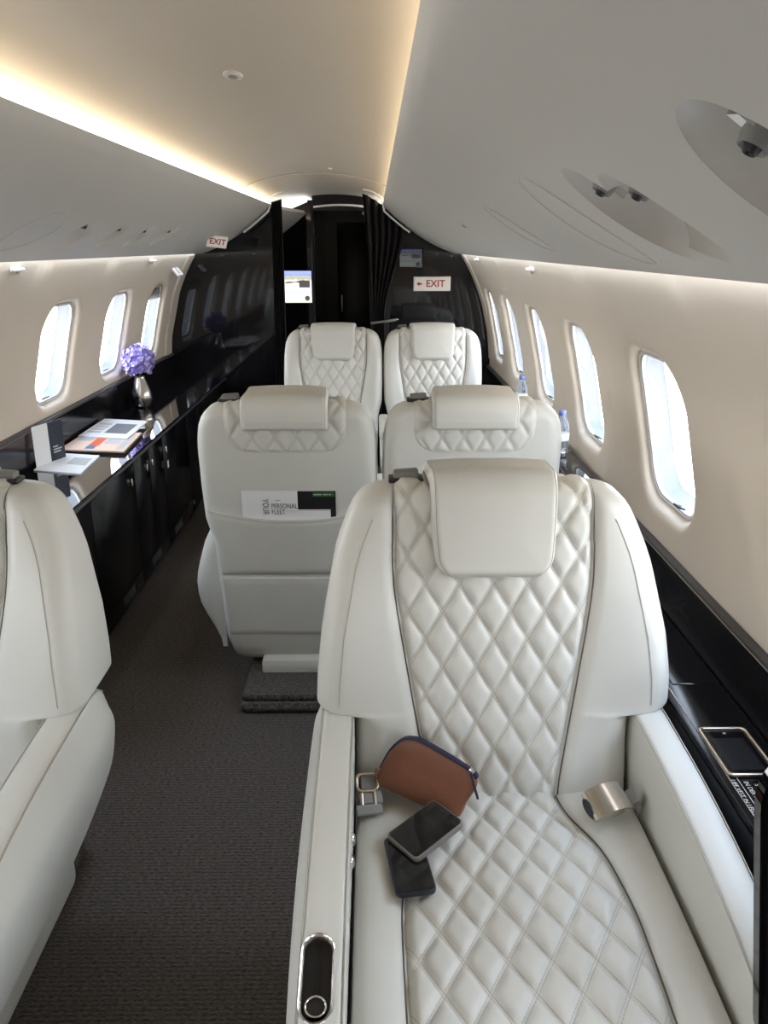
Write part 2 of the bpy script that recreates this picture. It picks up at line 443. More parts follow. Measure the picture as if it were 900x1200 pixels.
# closed oval covers: raised thin seams
for s, t, y, ht, hy, tl, lb in ((1, .385, 1.435, .150, .085, -.30, 'flush oval cover outline beside the right overhead air vents'), (-1, .40, 2.46, .105, .13, -.3, 'flush oval cover outline at the near end of the left panel'),
                                (1, .40, 2.05, .11, .07, -.3, 'faint oval cover outline farther along the right overhead panel'), (-1, .40, 4.3, .085, .07, -.3, 'faint oval cover outline before the left exit sign')):
    oo = tube('oval_cover', oval_path(s, t, y, ht, hy, tl, .0002), .0022, M_psu, None, 6)
    tag(oo, lb, 'cover', 'overhead oval covers')

# light strips
def strip(nm, s, x0, z0, x1, z1, m_, lb):
    tq = lambda y: .17*max(0, (y-YB)/.9) if x0 < .5 else 0
    dz = lambda y: .026*smooth((y-YB)/.1) if x0 < .5 else 0
    P = [[(s*(x0-tq(y)), y, z0-dz(y)), (s*(x1-tq(y)), y, z1-dz(y)), (s*(x1+.004-tq(y)), y, z1-.004-dz(y)), (s*(x0+.004-tq(y)), y, z0-.004-dz(y))] for y in [lerp(Y0+.05, (Y1-.05 if x0 < .5 else YB), k/40) for k in range(41)]]
    o = link(nm, fixn(grid_mesh(nm, P, cv=True, caps=True)), m_, sm=False); tag(o, lb, 'light', 'warm cabin light strips'); return o
strip('ceiling_light_strip', 1, .400, 1.822, .425, 1.832, M_led, 'warm light strip in the right-hand slot of the ceiling')
strip('ceiling_light_strip', -1, .400, 1.822, .425, 1.832, M_led, 'wide warm glowing light strip in the left-hand ceiling slot')
strip('ceiling_light_strip', 1, .884, 1.556, .896, 1.552, M_cove, 'warm light strip hidden above the right windows')
strip('ceiling_light_strip', -1, .884, 1.556, .896, 1.552, M_cove, 'warm light strip hidden above the left windows')

def tp(s, t, y, o=0.0):
    p = pn(s, t, YB, o); k = (y-YB)/.9; return Vector((p.x-s*.17*k, y, p.z))
for s, nm in ((1, 'ceiling_vestibule_right'), (-1, 'ceiling_vestibule_left')):
    rows = [[tp(s, k/12, y) for k in range(13)]+[tp(s, k/12, y, -.03) for k in range(12, -1, -1)] for y in (YB+.03, 6.25, 6.69)]
    struct(link(nm, fixn(grid_mesh(nm, rows, cv=True, caps=True)), M_psu, angle=40), 'short overhead panel beyond the curtain on the %s' % ('right' if s > 0 else 'left'), 'ceiling')
# rear wall behind the viewer and the end of the cabin
def hull(x_in=None, s=1, top=2.05):
    pts = [(s*(wx(z)+.012), z) for z in [k*.08 for k in range(0, 20)]]
    return pts
rear = [(wx(k*.08)+.02, k*.08) for k in range(0, 20)]+[(.80, 1.62), (.45, 1.95)]
rear = rear+[(-x, z) for x, z in reversed(rear)]
struct(prism('wall_rear', rear, Y0-.05, Y0, M_wall), 'cream wall at the rear end of the cabin', 'wall')

# black bulkheads
def bulk(s, xin, ztop_in=None):
    o = [(s*(wx(k*.08)+.015), k*.08) for k in range(0, 19)]
    o += [(s*(bez(t)[0]+.03), bez(t)[1]+.02) for t in (0, .1)]
    o += [(s*bez(t)[0], bez(t)[1]+.012) for t in (.2, .3, .4, .5, .6, .7, .8, .9, 1.0) if bez(t)[0] > xin+.01]
    o += [(s*xin, 1.83 if xin < .4 else 1.785), (s*xin, 0)]
    return o
struct(prism('wall_forward_left', bulk(-1, .36), YB, YB+.04, M_black), 'glossy black bulkhead panel left of the curtained opening', 'wall')
struct(prism('wall_forward_right', bulk(1, .43), YB, YB+.04, M_black), 'glossy black bulkhead panel carrying the exit sign, right of the opening', 'wall')
struct(prism('wall_vestibule_left', bulk(-1, .17)[:-2]+[(-.17, 1.90), (-.17, 0)], 6.70, 6.74, M_black), 'black forward partition carrying the bright map screen', 'wall')
struct(prism('wall_vestibule_right', bulk(1, .30)[:-2]+[(.30, 1.88), (.30, 0)], 6.70, 6.74, M_black), 'black forward partition right of the dark doorway', 'wall')
struct(box('wall_vestibule_header', (.065, 6.72, 1.90), (.47, .04, .16), M_black, bev=0), 'black header above the dark forward doorway', 'wall')
arch = [(x, 6.695, 1.842+.02*(1-((x-.05)/.24)**2)) for x in [lerp(-.16, .29, k/16) for k in range(17)]]
struct(tube('trim_1', arch, .008, M_whitep), 'cream arched trim above the dark forward doorway', 'trim')
struct(box('wall_passage_left', (-.19, 7.5, .95), (.04, 1.52, 1.9), M_black, bev=0), 'black left wall of the dark forward passage', 'wall')
struct(box('wall_passage_right', (.32, 7.5, .95), (.04, 1.52, 1.9), M_black, bev=0), 'black right wall of the dark forward passage', 'wall')
struct(box('wall_passage_end', (.065, 8.28, .95), (.6, .04, 1.9), M_black2, bev=0), 'dark end wall of the forward passage', 'wall')
d = box('door_1', (.12, 8.24, .90), (.34, .03, 1.75), M_black2, bev=.006); struct(d, 'dark closed cabin door at the end of the passage', 'door')
box('door_handle', (-.01, 8.22, 1.02), (.02, .03, .16), M_steel, d, bev=.004)
pst = tube('trim_2', [(-.172, 6.69, .02), (-.172, 6.69, 1.84)], .012, M_black, n=16); struct(pst, 'glossy black corner post beside the bright screen', 'trim')
# thin rib where the side wall meets the bulkhead
for s, nm in ((1, 'trim_3'), (-1, 'trim_4')):
    zs = [.80+k*.02 for k in range(36)]
    P = []
    for y, o in ((5.62, .0), (5.625, -.007), (5.66, -.010), (5.79, -.010)):
        P.append([wall_pt(s, y, z, o) for z in zs])
    struct(link(nm, fixn(grid_mesh(nm, P)), M_wall, angle=60), 'cream curved rib where the %s wall meets the black bulkhead' % ('right' if s > 0 else 'left'), 'trim')

# black dado panels and their sills
def dado(s, z0, z1, nm, nm2, lb):
    ya = Y0+.01
    P = [[(s*(wx(z0)-.012), y, z0), (s*(wx(z1)-.018), y, z1-.012)] for y in (ya, YB-.002)]
    rows = [[(s*(wx(z0)-.014), y, z0), (s*(wx(z1)-.018), y, z1-.010), (s*(wx(z1)-.018), y, z1), (s*(wx(z1)+.0), y, z1), (s*(wx(z0)+.0), y, z0)] for y in (ya, YB-.002)]
    struct(link(nm, fixn(grid_mesh(nm, rows, cv=True, caps=True)), M_black3, sm=False), lb, 'trim')
    rows = [[(s*(wx(z1)-.021), y, z1), (s*(wx(z1)-.021), y, z1+.006), (s*(wx(z1)-.018), y, z1+.009), (s*(wx(z1)-.002), y, z1+.014), (s*wx(z1), y, z1)] for y in (ya, YB-.002)]
    o = struct(link(nm2, fixn(grid_mesh(nm2, rows, cv=True, caps=True)), M_brown, sm=False), 'dark sill strip along the top of the black wall panel on the %s' % ('right' if s > 0 else 'left'), 'trim')
    tube('edge_line', [(s*(wx(z1)-.021), ya, z1), (s*(wx(z1)-.021), YB-.003, z1)], .0016, M_trim, o, 6)
dado(1, .585, .735, 'trim_5', 'trim_6', 'black panel below the right windows')
dado(-1, .66, .825, 'trim_7', 'trim_8', 'black panel between the sideboard top and the left windows')

# ------------------------------------------------------------------ seats
LEAN = .292; ZC = .46; ZT = 1.035; RT = .05
def yf(z): return LEAN*(z-ZC)
def yb(z): return .185+(z-.13)*.14
YFT, YBT = yf(ZT), yb(ZT); YMID, HALF = (YFT+YBT)/2, (YBT-YFT)/2
def yfz(z):
    if z <= ZT: return yf(z)
    c = min(1, (z-ZT)/RT); return YMID-HALF*math.sqrt(max(0, 1-c**2.2))
def ybz(z):
    if z <= ZT: return yb(z)
    c = min(1, (z-ZT)/RT); return YMID+HALF*math.sqrt(max(0, 1-c**2.2))
def back_path(n1, n2, n3, z0, z1):
    """(y, z, ny, nz, s) from z0 up the front, over the top and down the rear to z1"""
    pts = [(yf(lerp(z0, ZT, k/n1)), lerp(z0, ZT, k/n1)) for k in range(n1)]
    for k in range(n2+1):
        a = PI-PI*k/n2
        c = math.cos(a); c = math.copysign(abs(c)**.85, c)
        pts.append((YMID+HALF*c, ZT+RT*abs(math.sin(a))**.85))
    pts += [(yb(lerp(ZT, z1, k/n3)), lerp(ZT, z1, k/n3)) for k in range(1, n3+1)]
    out = []; s = 0
    for i, p in enumerate(pts):
        a = pts[max(0, i-1)]; b = pts[min(len(pts)-1, i+1)]
        ty, tz = b[0]-a[0], b[1]-a[1]; L = math.hypot(ty, tz)
        if i: s += math.hypot(p[0]-pts[i-1][0], p[1]-pts[i-1][1])
        out.append((p[0], p[1], -tz/L, ty/L, s))
    return out
QX, QZ, QH = .071, .116, .0095
def quilt(a, b):
    da, db = abs(a-round(a)), abs(b-round(b))
    f = lambda d: 1-(1-min(1, max(0, d-.055)/.34))**2.6
    return QH*(f(da)*f(db))**.62
def edge_soft(d, w): return math.sqrt(max(0, 1-(1-min(1, max(0, d)/w))**2))
PANEL = [(.13, .130), (.46, .131), (.55, .144), (.69, .170), (.83, .195), (.90, .204), (.97, .206), (1.2, .203)]

def seat_back_panel(wide):
    path = back_path(96, 20, 26, ZC-.012, .925); P, UV = [], []
    nu = 84; send = path[-1][4]
    itop = 96
    for i, (y, z, ny, nz, s) in enumerate(path):
        if i <= itop+10: hw = interps(PANEL, z)*wide
        else: hw = .203*wide
        dend = send-s; R = .075
        if i > itop and dend < R: hw = hw-R+math.sqrt(max(0, R*R-(R-dend)**2))
        row, ur = [], []
        for k in range(nu+1):
            x = hw*(2*k/nu-1)
            a, b = x/QX+s/QZ, x/QX-s/QZ
            e = min(1, min(hw-abs(x), dend+.002)/.016); e = max(0, e)
            h = .0025*edge_soft(hw-abs(x), .012)+((.004 if i < itop else lerp(.004, .0, min(1, (i-itop)/12)))+quilt(a, b)*(1 if i < itop else lerp(1, .55, min(1, (i-itop)/12))))*smooth(e)
            if i <= itop: h -= .004
            row.append((x, y+ny*h, z+nz*h)); ur.append((a, b))
        P.append(row); UV.append(ur)
    return grid_mesh('quilted_back_panel', P, uv=UV)
STITCH = []
def back_body(W, wide):
    """W: (z, half width) table of the outer silhouette"""
    zs = [.085, .09, .10, .115, .135, .16, .20]+[.20+.02*k for k in range(1, 20)]+[.60+.004*k for k in range(0, 20)]+[.68, .69, .70, .715]+[.74+.015*k for k in range(0, 22)]
    zs = [z for z in zs if z < ZT]+[ZT+RT*math.sin(PI/2*k/9) for k in range(0, 10)]
    rows = []; STITCH.clear()
    for z in zs:
        w = interp(W, z); p = min(interps(PANEL, z)*wide, w-.06)
        fx = [-p*c for c in (0, .5, .85)]
        xs = [0, p*.5, p*.88, p-.002, p+.004, p+.010, p+.018, p+.03]
        rem = w-(p+.03)
        xs += [p+.03+rem*q for q in (.15, .3, .45, .58, .7, .79, .86, .915, .955, .982, .995, 1.0)]
        bol = 1.0
        wing = smooth((z-.55)/.2)*(.038 if wide >= 1 else .022)*smooth((1.07-z)/.30)
        def front(x):
            r = x-p; b = 0
            if r <= 0: b = -.003
            else: b = .014*smooth(r/.022)+wing*min(1, r/max(.02, rem))
            y = yfz(z)-b*(math.sqrt(max(0, 1-((z-ZT)/RT)**2)) if z > ZT else 1)
            er = .055; q = (x-(w-er))/er
            if q > 0: y += er*(1-math.sqrt(max(0, 1-q*q)))*.9
            return y
        def rear(x):
            y = ybz(z); er = .045; q = (x-(w-er))/er
            if q > 0: y -= er*(1-math.sqrt(max(0, 1-q*q)))
            if z < .20: y -= .07*(1-math.sqrt(max(0, 1-((.20-z)/.116)**2)))
            return y
        R = [(x, front(x)) for x in xs]
        if .66 < z < 1.03: STITCH.append((w-.048, front(w-.048)-.0006, z))
        B = [(x, rear(x)) for x in xs]
        if z < ZT and R[-1][1] > B[-1][1]-.004:
            m_ = (R[-1][1]+B[-1][1])/2; R[-1] = (w, m_-.002); B[-1] = (w, m_+.002)
        if z > ZT:  # keep front and rear apart while they close over the top
            lim = YMID
            R = [(x, min(y, lim-.0005)) for x, y in R]; B = [(x, max(y, lim+.0005)) for x, y in B]
        loop = [(-x, y) for x, y in reversed(R)]+[(x, y) for x, y in R[1:]]+[(x, y) for x, y in reversed(B)]+[(-x, y) for x, y in B[1:]]
        rows.append([(x, y, z) for x, y in loop])
    n = len(rows[0]); h = n//2
    me_rows = rows
    vs = [p for r in rows for p in r]; fs = []
    for i in range(len(rows)-1):
        for j in range(n): fs.append((i*n+j, i*n+(j+1) % n, (i+1)*n+(j+1) % n, (i+1)*n+j))
    for base in (0, (len(rows)-1)*n):
        for j in range(h-1): fs.append((base+j, base+j+1, base+n-2-j, base+n-1-j))
    return fixn(pydata('backrest', vs, fs))
def headrest_path():
    A, B, C, D = (yf(.905), .905), (yf(1.090), 1.094), (yb(1.075)+.004, 1.086), (yb(1.005), 1.005)
    def rnd_(P, Q, T, r, n):
        P, Q, T = Vector(P), Vector(Q), Vector(T); a = Q+(P-Q).normalized()*r; c = Q+(T-Q).normalized()*r
        return [tuple(a*(1-t)**2+Q*2*t*(1-t)+c*t*t) for t in [k/n for k in range(n+1)]]
    cb = rnd_(A, B, C, .026, 10); cc = rnd_(B, C, D, .034, 10)
    def seg(P, Q, n): return [(lerp(P[0], Q[0], k/n), lerp(P[1], Q[1], k/n)) for k in range(n)]
    pts = seg(A, cb[0], 34)+cb[:-1]+seg(cb[-1], cc[0], 8)+cc[:-1]+seg(cc[-1], D, 12)+[D]
    nf = 34+5; out = []; s_ = 0
    for i, p in enumerate(pts):
        a = pts[max(0, i-1)]; b = pts[min(len(pts)-1, i+1)]; ty, tz = b[0]-a[0], b[1]-a[1]; L = math.hypot(ty, tz)
        if i: s_ += math.hypot(p[0]-pts[i-1][0], p[1]-pts[i-1][1])
        out.append((p[0], p[1], -tz/L, ty/L, s_))
    return out, nf
def headrest_hw(i, nf, z, s_, send):
    hw = interp([(.90, .120), (1.00, .129), (1.1, .133)], z) if i <= nf else lerp(.133, .139, min(1, (i-nf)/12))
    if s_ < .048: hw = hw-.048+math.sqrt(max(0, .048**2-(.048-s_)**2))
    if send-s_ < .012: hw = hw-.012+math.sqrt(max(0, .012**2-(.012-(send-s_))**2))
    return hw
def headrest_th(d, i, nf, n):
    base = .036 if i < nf-5 else (lerp(.036, .020, min(1, (i-nf+5)/12)) if i < nf+12 else lerp(.020, .032, min(1, (i-nf-12)/14)))
    return base*edge_soft(d, .016)+.004*smooth(d/.10)
def headrest_mesh():
    path, nf = headrest_path(); send = path[-1][4]; P = []; nu = 48
    for i, (y, z, ny, nz, s_) in enumerate(path):
        hw = headrest_hw(i, nf, z, s_, send); row = []
        for k in range(nu+1):
            u = 2*k/nu-1; u = math.copysign(1-(1-abs(u))**1.5, u); x = hw*u
            th = headrest_th(min(hw-abs(x), s_, send-s_), i, nf, len(path))
            row.append((x, y+ny*(th+.004), z+nz*(th+.004)))
        P.append(row)
    return grid_mesh('headrest', P)
def headrest_seam():
    path, nf = headrest_path(); send = path[-1][4]; L = []
    for sgn in (-1, 1):
        seq = []
        for i, (y, z, ny, nz, s_) in enumerate(path):
            if s_ < .009 or send-s_ < .009: continue
            hw = headrest_hw(i, nf, z, s_, send); x = max(0, hw-.009)
            th = headrest_th(min(hw-x, s_, send-s_), i, nf, len(path))
            seq.append((sgn*x, y+ny*(th+.0042), z+nz*(th+.0042)))
        L.append(seq)
    return list(reversed(L[0]))+L[1]
def cushion_path(n1, n2, n3):
    """(y, z, ny, nz, s): from the crease forward and down the front"""
    pts = [(lerp(.10, -.64, k/n1), .452+.016*math.sin(PI*min(1, k/n1*1.05)*.9)) for k in range(n1)]
    ze = pts[-1][1]
    for k in range(n2+1):
        a = PI/2*k/n2; pts.append((-.64-.075*math.sin(a), ze-.075+.075*math.cos(a)))
    pts += [(-.715-.02*k/n3, ze-.075-(ze-.075-.12)*k/n3) for k in range(1, n3+1)]
    out = []; s = 0
    for i, p in enumerate(pts):
        a = pts[max(0, i-1)]; b = pts[min(len(pts)-1, i+1)]; ty, tz = b[0]-a[0], b[1]-a[1]; L = math.hypot(ty, tz)
        if i: s += math.hypot(p[0]-pts[i-1][0], p[1]-pts[i-1][1])
        out.append((p[0], p[1], tz/L, -ty/L, s))
    return out
CPAN = [(0, .126), (.10, .128), (.17, .140), (.26, .176), (.36, .192), (.45, .198), (.62, .196), (.80, .192), (1.3, .19)]
def cushion_body(hw, wide):
    path = cushion_path(40, 10, 16); rows = []
    for (y, z, ny, nz, s) in path:
        p = min(interps(CPAN, s)*wide, hw-.04)
        xs = [0, p*.6, p-.003, p+.003, p+.010, p+.02, lerp(p+.02, hw, .35), lerp(p+.02, hw, .6), lerp(p+.02, hw, .8), lerp(p+.02, hw, .92), lerp(p+.02, hw, .98), hw]
        top = []
        for x in xs:
            b = -.003 if x <= p else .013*smooth((x-p)/.02)+.008*smooth((x-p)/.06)
            er = .03; q = (x-(hw-er))/er
            if q > 0: b -= er*(1-math.sqrt(max(0, 1-q*q)))
            top.append((x, b))
        loop = [(-x, y+ny*b, z+nz*b) for x, b in reversed(top)]+[(x, y+ny*b, z+nz*b) for x, b in top[1:]]
        d = -.11
        loop += [(hw, y+ny*d, z+nz*d), (-hw, y+ny*d, z+nz*d)]
        rows.append(loop)
    return fixn(grid_mesh('seat_cushion', rows, cv=True, caps=True))
def cushion_panel(wide):
    path = cushion_path(110, 16, 40); P, UV = [], []; nu = 84; send = path[-1][4]
    for (y, z, ny, nz, s) in path:
        hw = interps(CPAN, s)*wide; row, ur = [], []
        for k in range(nu+1):
            x = hw*(2*k/nu-1); a, b = x/QX+s/QZ, x/QX-s/QZ
            e = max(0, min(1, min(hw-abs(x), send-s)/.016))
            h = -.002+.003*edge_soft(hw-abs(x), .012)+(.006+quilt(a, b))*smooth(e)
            row.append((x, y+ny*h, z+nz*h)); ur.append((a, b))
        P.append(row); UV.append(ur)
    return grid_mesh('quilted_seat_panel', P, uv=UV)
def arm_ztop(y):
    z = interps([(-.80, .30), (-.76, .46), (-.70, .515), (-.60, .552), (-.45, .592), (-.25, .625), (-.08, .638), (.02, .642), (.06, .640)], y)
    if y > .035: z -= .075*(1-math.sqrt(max(0, 1-((y-.035)/.065)**2)))
    return z
def arm_mesh(sgn, xi, xo, slim=False):
    """armrest between inner face xi and outer top edge xo; the outer face bulges, then tapers in"""
    ysl = [-.80, -.795, -.785, -.77, -.75, -.73, -.70, -.66, -.6, -.54, -.48, -.42, -.36, -.3, -.24, -.18, -.12, -.06, -.02, .01, .03, .045, .06, .072, .082, .09, .096, .0985, .10]
    rows = []; tl = []; tr = []
    W_ = xo-xi; OUT = [(.17, .006-W_), (.22, .022-W_), (.30, .041-W_), (.40, .066-W_), (.48, .085-W_), (.55, .093-W_), (.62, W_*.14)] if W_ > .05 else [(.12, .010-W_), (.22, .070-W_), (.30, .106-W_), (.38, .110-W_), (.50, .080-W_), (.62, .008)]
    if slim: OUT = [(.17, -.004), (.7, -.002)]
    for y in ysl:
        zt = arm_ztop(y); e = 1.0
        if y > .055: e = math.sqrt(max(0, 1-((y-.055)/.046)**2))
        if y < -.74: e = math.sqrt(max(.0, 1-((-.74-y)/.061)**2))
        zb = .34 if xo-xi > .05 else .12
        if xo-xi > .05 and y > -.12: zb += .20*(1-math.sqrt(max(0, 1-((y+.12)/.23)**2)))
        L = []
        r = .014
        xi_, xo_ = xi, xo
        if e < 1: xi_, xo_ = lerp((xi+xo)/2, xi, .55+.45*e), lerp((xi+xo)/2, xo, .55+.45*e)
        for z in (zb, lerp(zb, zt-.05, .25), lerp(zb, zt-.05, .5), lerp(zb, zt-.05, .75), zt-.05): L.append((xi_, min(z, zt-.03)))
        for k in range(5):
            a = PI-PI/2*k/4; L.append((xi_+r+r*math.cos(a), zt-r+r*math.sin(a)))
        L.append(((xi_+xo_)/2, zt+.003))
        for k in range(5):
            a = PI/2-PI/2*k/4; L.append((xo_-r*1.4+r*1.4*math.cos(a), zt-r*1.4+r*1.4*math.sin(a)))
        tl.append((sgn*(xi_+.002), y, zt-.003)); tr.append((sgn*(xo_-.003), y, zt-.005))
        for k in range(1, 13):
            z = lerp(zt-r*1.4, zb, k/12)
            t = smooth((zt-z)/.09)
            L.append((xo_+interps(OUT, z)*e*t-0.0 if z < zt else xo_, z))
        rows.append([(sgn*x, y, z) for x, z in L])
    if xo-xi > .05:
        st = lambda q: [(x, y if y < -.1 else -.1+(y+.1)*1.55, z) for x, y, z in q]
        rows = [st(r) for r in rows]; tl = st(tl); tr = st(tr)
    return fixn(grid_mesh('armrest', rows, cv=True, caps=True)), tl[6:-3], tr[6:-3]

def rear_patch(zf_top, z_bot, hwf, off, nm, thick=.006, nx=30, nz=24, sag=0.0):
    """a leather flap lying on the rear shell; zf_top(x) its upper edge"""
    P = []
    for j in range(nz+1):
        row = []
        for i in range(nx+1):
            u = 2*i/nx-1
            zt = zf_top(u); z = lerp(z_bot, zt, j/nz); hw = hwf(z); x = u*hw
            d = min((1-abs(u))*hw, (nz-j)/nz*(zt-z_bot), j/nz*(zt-z_bot)+.004)
            wr = .002*math.sin(x*38+z*21)*math.sin(z*27-x*9)*smooth(d/.05)
            y = yb(z); er = .045
            h = off*smooth(min(1, d/.02))+wr+.0012
            if j == nz: h = off
            row.append((x, y+h+sag*smooth(1-abs(u))*(j/nz)**3, z))
        P.append(row)
    top = P[-1]
    P.append([(x, y-off-.004, z-.004) for x, y, z in top])
    return grid_mesh(nm, P)

SINGLE = [(.08, .17), (.12, .20), (.22, .262), (.40, .284), (.60, .287), (.630, .288), (.635, .292), (.638, .330), (.641, .352), (.647, .363), (.657, .369), (.71, .367), (.80, .358), (.87, .345), (.93, .334), (.97, .322), (1.01, .306), (1.035, .294), (1.055, .280), (1.07, .262), (1.08, .240), (1.085, .212)]
PAIR = [(.08, .205), (.11, .238), (.20, .258), (.46, .266), (.58, .270), (.62, .278), (.65, .286), (.68, .292), (.80, .295), (.93, .294), (.97, .291), (1.01, .284), (1.035, .274), (1.055, .261), (1.068, .246), (1.078, .228), (1.085, .208)]
def make_seat(variant, arms, lever, control=0, slim=False):
    """seat facing -Y with its origin on the floor under the crease; arms: which sides carry an armrest"""
    single = variant == 'single'
    W = SINGLE if single else PAIR
    wide = 1.0 if single else .96
    root = empty('cabin_seat')
    link('backrest', back_body(W, wide), M_leather, root, angle=50)
    if single:
        for sg in (-1, 1): tube('wing_stitch', [(sg*x, y, z) for x, y, z in STITCH], .0007, M_thread, root, 6)
    link('quilted_back_panel', seat_back_panel(wide), M_quilt, root)
    for sg in (-1, 1):
        q = []
        for (y, z, ny, nz, s_) in back_path(60, 10, 2, ZC+.005, 1.0)[:66]:
            q.append((sg*(interps(PANEL, z) if z < .97 else .205)*wide*1.0+sg*.004, y+ny*.003, z+nz*.003))
        tube('panel_seam', q, [.0016*min(1, (65.2-k)/8) for k in range(len(q))], M_gap, root, 6)
        q = [(sg*(interps(CPAN, s_)*wide+.004), y+ny*.003, z+nz*.003) for (y, z, ny, nz, s_) in cushion_path(60, 10, 6)[8:74]]
        tube('panel_seam', q, .0016, M_gap, root, 6)
    hr = link('headrest', headrest_mesh(), M_leather, root)
    tube('seam', headrest_seam(), .0009, M_thread, hr, 6)
    hw = .284 if single else .262
    link('seat_cushion', cushion_body(hw, wide), M_leather, root, angle=50)
    link('quilted_seat_panel', cushion_panel(wide), M_quilt, root)
    bm = bmesh.new(); box_bm(bm, (0, -.265, .300), (2*hw+.004, .71, .26), .025, seg=3); bm_done('base_shroud', bm, M_leather, root)
    for sg in arms:
        me, tl, tr = arm_mesh(sg, hw+.006, (hw+.076) if single else hw+.036, slim)
        a = link('armrest', me, M_leather, root, angle=45)
        if control == sg:
            zc = -.535; xc = sg*(hw+.046)
            n = Vector((0, -(arm_ztop(zc+.03)-arm_ztop(zc-.03))/.06, 1)).normalized(); ey = n.cross(Vector((1, 0, 0))).normalized()
            def stad(w, h, z, nn=10):
                L = []
                for k in range(nn+1): L.append((w*math.cos(PI*k/nn), h+w*math.sin(PI*k/nn), z))
                for k in range(nn+1): L.append((w*math.cos(PI+PI*k/nn), -h+w*math.sin(PI+PI*k/nn), z))
                return L
            M = basis((xc, zc, arm_ztop(zc)), Vector((1, 0, 0)), ey, n)
            T = lambda L: [M @ Vector(p) for p in L]
            cm = fixn(grid_mesh('c', [T(stad(.0222, .038, -.028)), T(stad(.0222, .038, .03))], cv=True, caps=True))
            co = bpy.data.objects.new('c', cm); COL.objects.link(co); cut(a, co)
            for f in a.data.polygons: f.use_smooth = True
            a.data.set_sharp_from_angle(angle=math.radians(40))
            bz_ = link('control_recess', fixn(grid_mesh('control_recess', [T(stad(.0228, .038, -.004)), T(stad(.0255, .038, .0045)), T(stad(.0245, .038, .0055)), T(stad(.021, .038, .003)), T(stad(.019, .038, -.004)), T(stad(.0178, .038, -.022))], cv=True)), M_steel, root, angle=40)
            bz_['label'] = 'chrome rimmed recess with a ring lever'
            L = T(stad(.0178, .038, -.022)); link('recess_floor', fixn(pydata('recess_floor', L, [tuple(range(len(L)))])), M_tint, bz_, sm=False)
            link('slot', fixn(pydata('slot', T([(-.003, -.01, -.0215), (.003, -.01, -.0215), (.003, .045, -.0215), (-.003, .045, -.0215)]), [(0, 1, 2, 3)])), M_dark, bz_, sm=False)
            tube('ring_lever', [M @ Vector((.0145*math.cos(2*PI*k/28), -.037+.0135*math.sin(2*PI*k/28), -.002)) for k in range(28)], .0016, M_chrome, bz_, 8, True)
            lathe_p = [[M @ Vector((r*math.cos(2*PI*k/20), -.037+r*math.sin(2*PI*k/20), z)) for k in range(20)] for r, z in ((.013, -.022), (.013, -.006), (.011, -.005))]
            link('lever_cup', fixn(grid_mesh('lever_cup', lathe_p, cv=True, caps=True)), M_tint, bz_, angle=40)
            # recline buttons on the inner face
            for q in (-.235, -.290):
                bm = bmesh.new(); bmesh.ops.create_uvsphere(bm, u_segments=14, v_segments=10, radius=1)
                bmesh.ops.transform(bm, matrix=Matrix.Translation((sg*(hw+.004), q, .555)) @ Matrix.Diagonal((.006, .012, .012, 1)), verts=bm.verts[:])
                bm_done('recline_button', bm, M_chrome, root)
        tube('piping', tl, .0013, M_thread, a, 6); tube('piping', tr, .0013, M_thread, a, 6)
    # rear: pocket flaps, lever, pedestal
    wr = (lambda z: interp(W, z)-.030)
    if not single: wr = lambda z: interp(W, z)-.020
    link('literature_pocket', rear_patch(lambda u: .725-.040*(1-abs(u)**2.2), .470, wr, .011, 'literature_pocket', sag=.004), M_leather, root)
    link('lower_pocket', rear_patch(lambda u: .460, .22, wr, .006, 'lower_pocket'), M_leather, root)
    # seams on the rear shell
    sx = [(u*.95*wr(.72), yb(.725-.040*(1-abs(u)**2.2))+.0165, .716-.040*(1-abs(u)**2.2)) for u in [lerp(-1, 1, k/30) for k in range(31)]]
    tube('pocket_seam', sx, .0009, M_thread, root, 6)
    lx = lever*.180
    e = box('release_lever', (lx, YMID+.005, 1.097), (.054, .034, .018), M_grey, root, bev=.005, rot=(0, math.radians(4)*lever, 0)); e['label'] = 'grey release lever'
    box('escutcheon', (lx, YMID+.002, 1.087), (.075, .045, .010), M_dark, e, bev=.004)
    bm = bmesh.new(); box_bm(bm, (0, .01, .088), (.26, .40, .062), .010); bm_done('pedestal', bm, M_leather, root)
    pl = None
    bm = bmesh.new(); box_bm(bm, (0, .02, .022), (.38, .72, .042), .02, seg=3); pl = bm_done('carpeted_plinth', bm, M_carpet, root); pl['label'] = 'dark carpeted plinth'
    bm = bmesh.new(); box_bm(bm, (0, .02, .055), (.365, .69, .03), .012, seg=3); bm_done('plinth_step', bm, M_carpet, pl)
    return root

GRP = 'quilted cream leather cabin seats'
SEAT_Y = 1.41
s1 = make_seat('single', (-1, 1), -1, control=-1)
s1.location = (.564, SEAT_Y, 0)
tag(s1, 'cream quilted leather seat nearest the camera, with phones and a brown pouch on it', 'seat', GRP)
s2 = make_seat('single', (-1, 1), 1)
s2.location = (-.652, SEAT_Y, 0)
tag(s2, 'cream leather seat across the aisle, cut off by the left edge of the photo', 'seat', GRP)
MY = 2.83
s3 = make_seat('pair', (1,), 1); s3.location = (.030, MY, 0); s3.rotation_euler = (0, 0, PI)
tag(s3, 'cream seat seen from behind with brochures in its back pocket', 'seat', GRP)
s4 = make_seat('pair', (-1,), 1, slim=True); s4.location = (.638, MY, 0); s4.rotation_euler = (0, 0, PI)
tag(s4, 'cream seat seen from behind, between the brochure seat and the windows', 'seat', GRP)
FY = 4.72
s5 = make_seat('pair', (-1,), -1); s5.location = (.067, FY, 0)
tag(s5, 'far quilted seat facing the camera, on the aisle below the bright screen', 'seat', GRP)
s6 = make_seat('pair', (1,), -1, slim=True); s6.location = (.665, FY, 0)
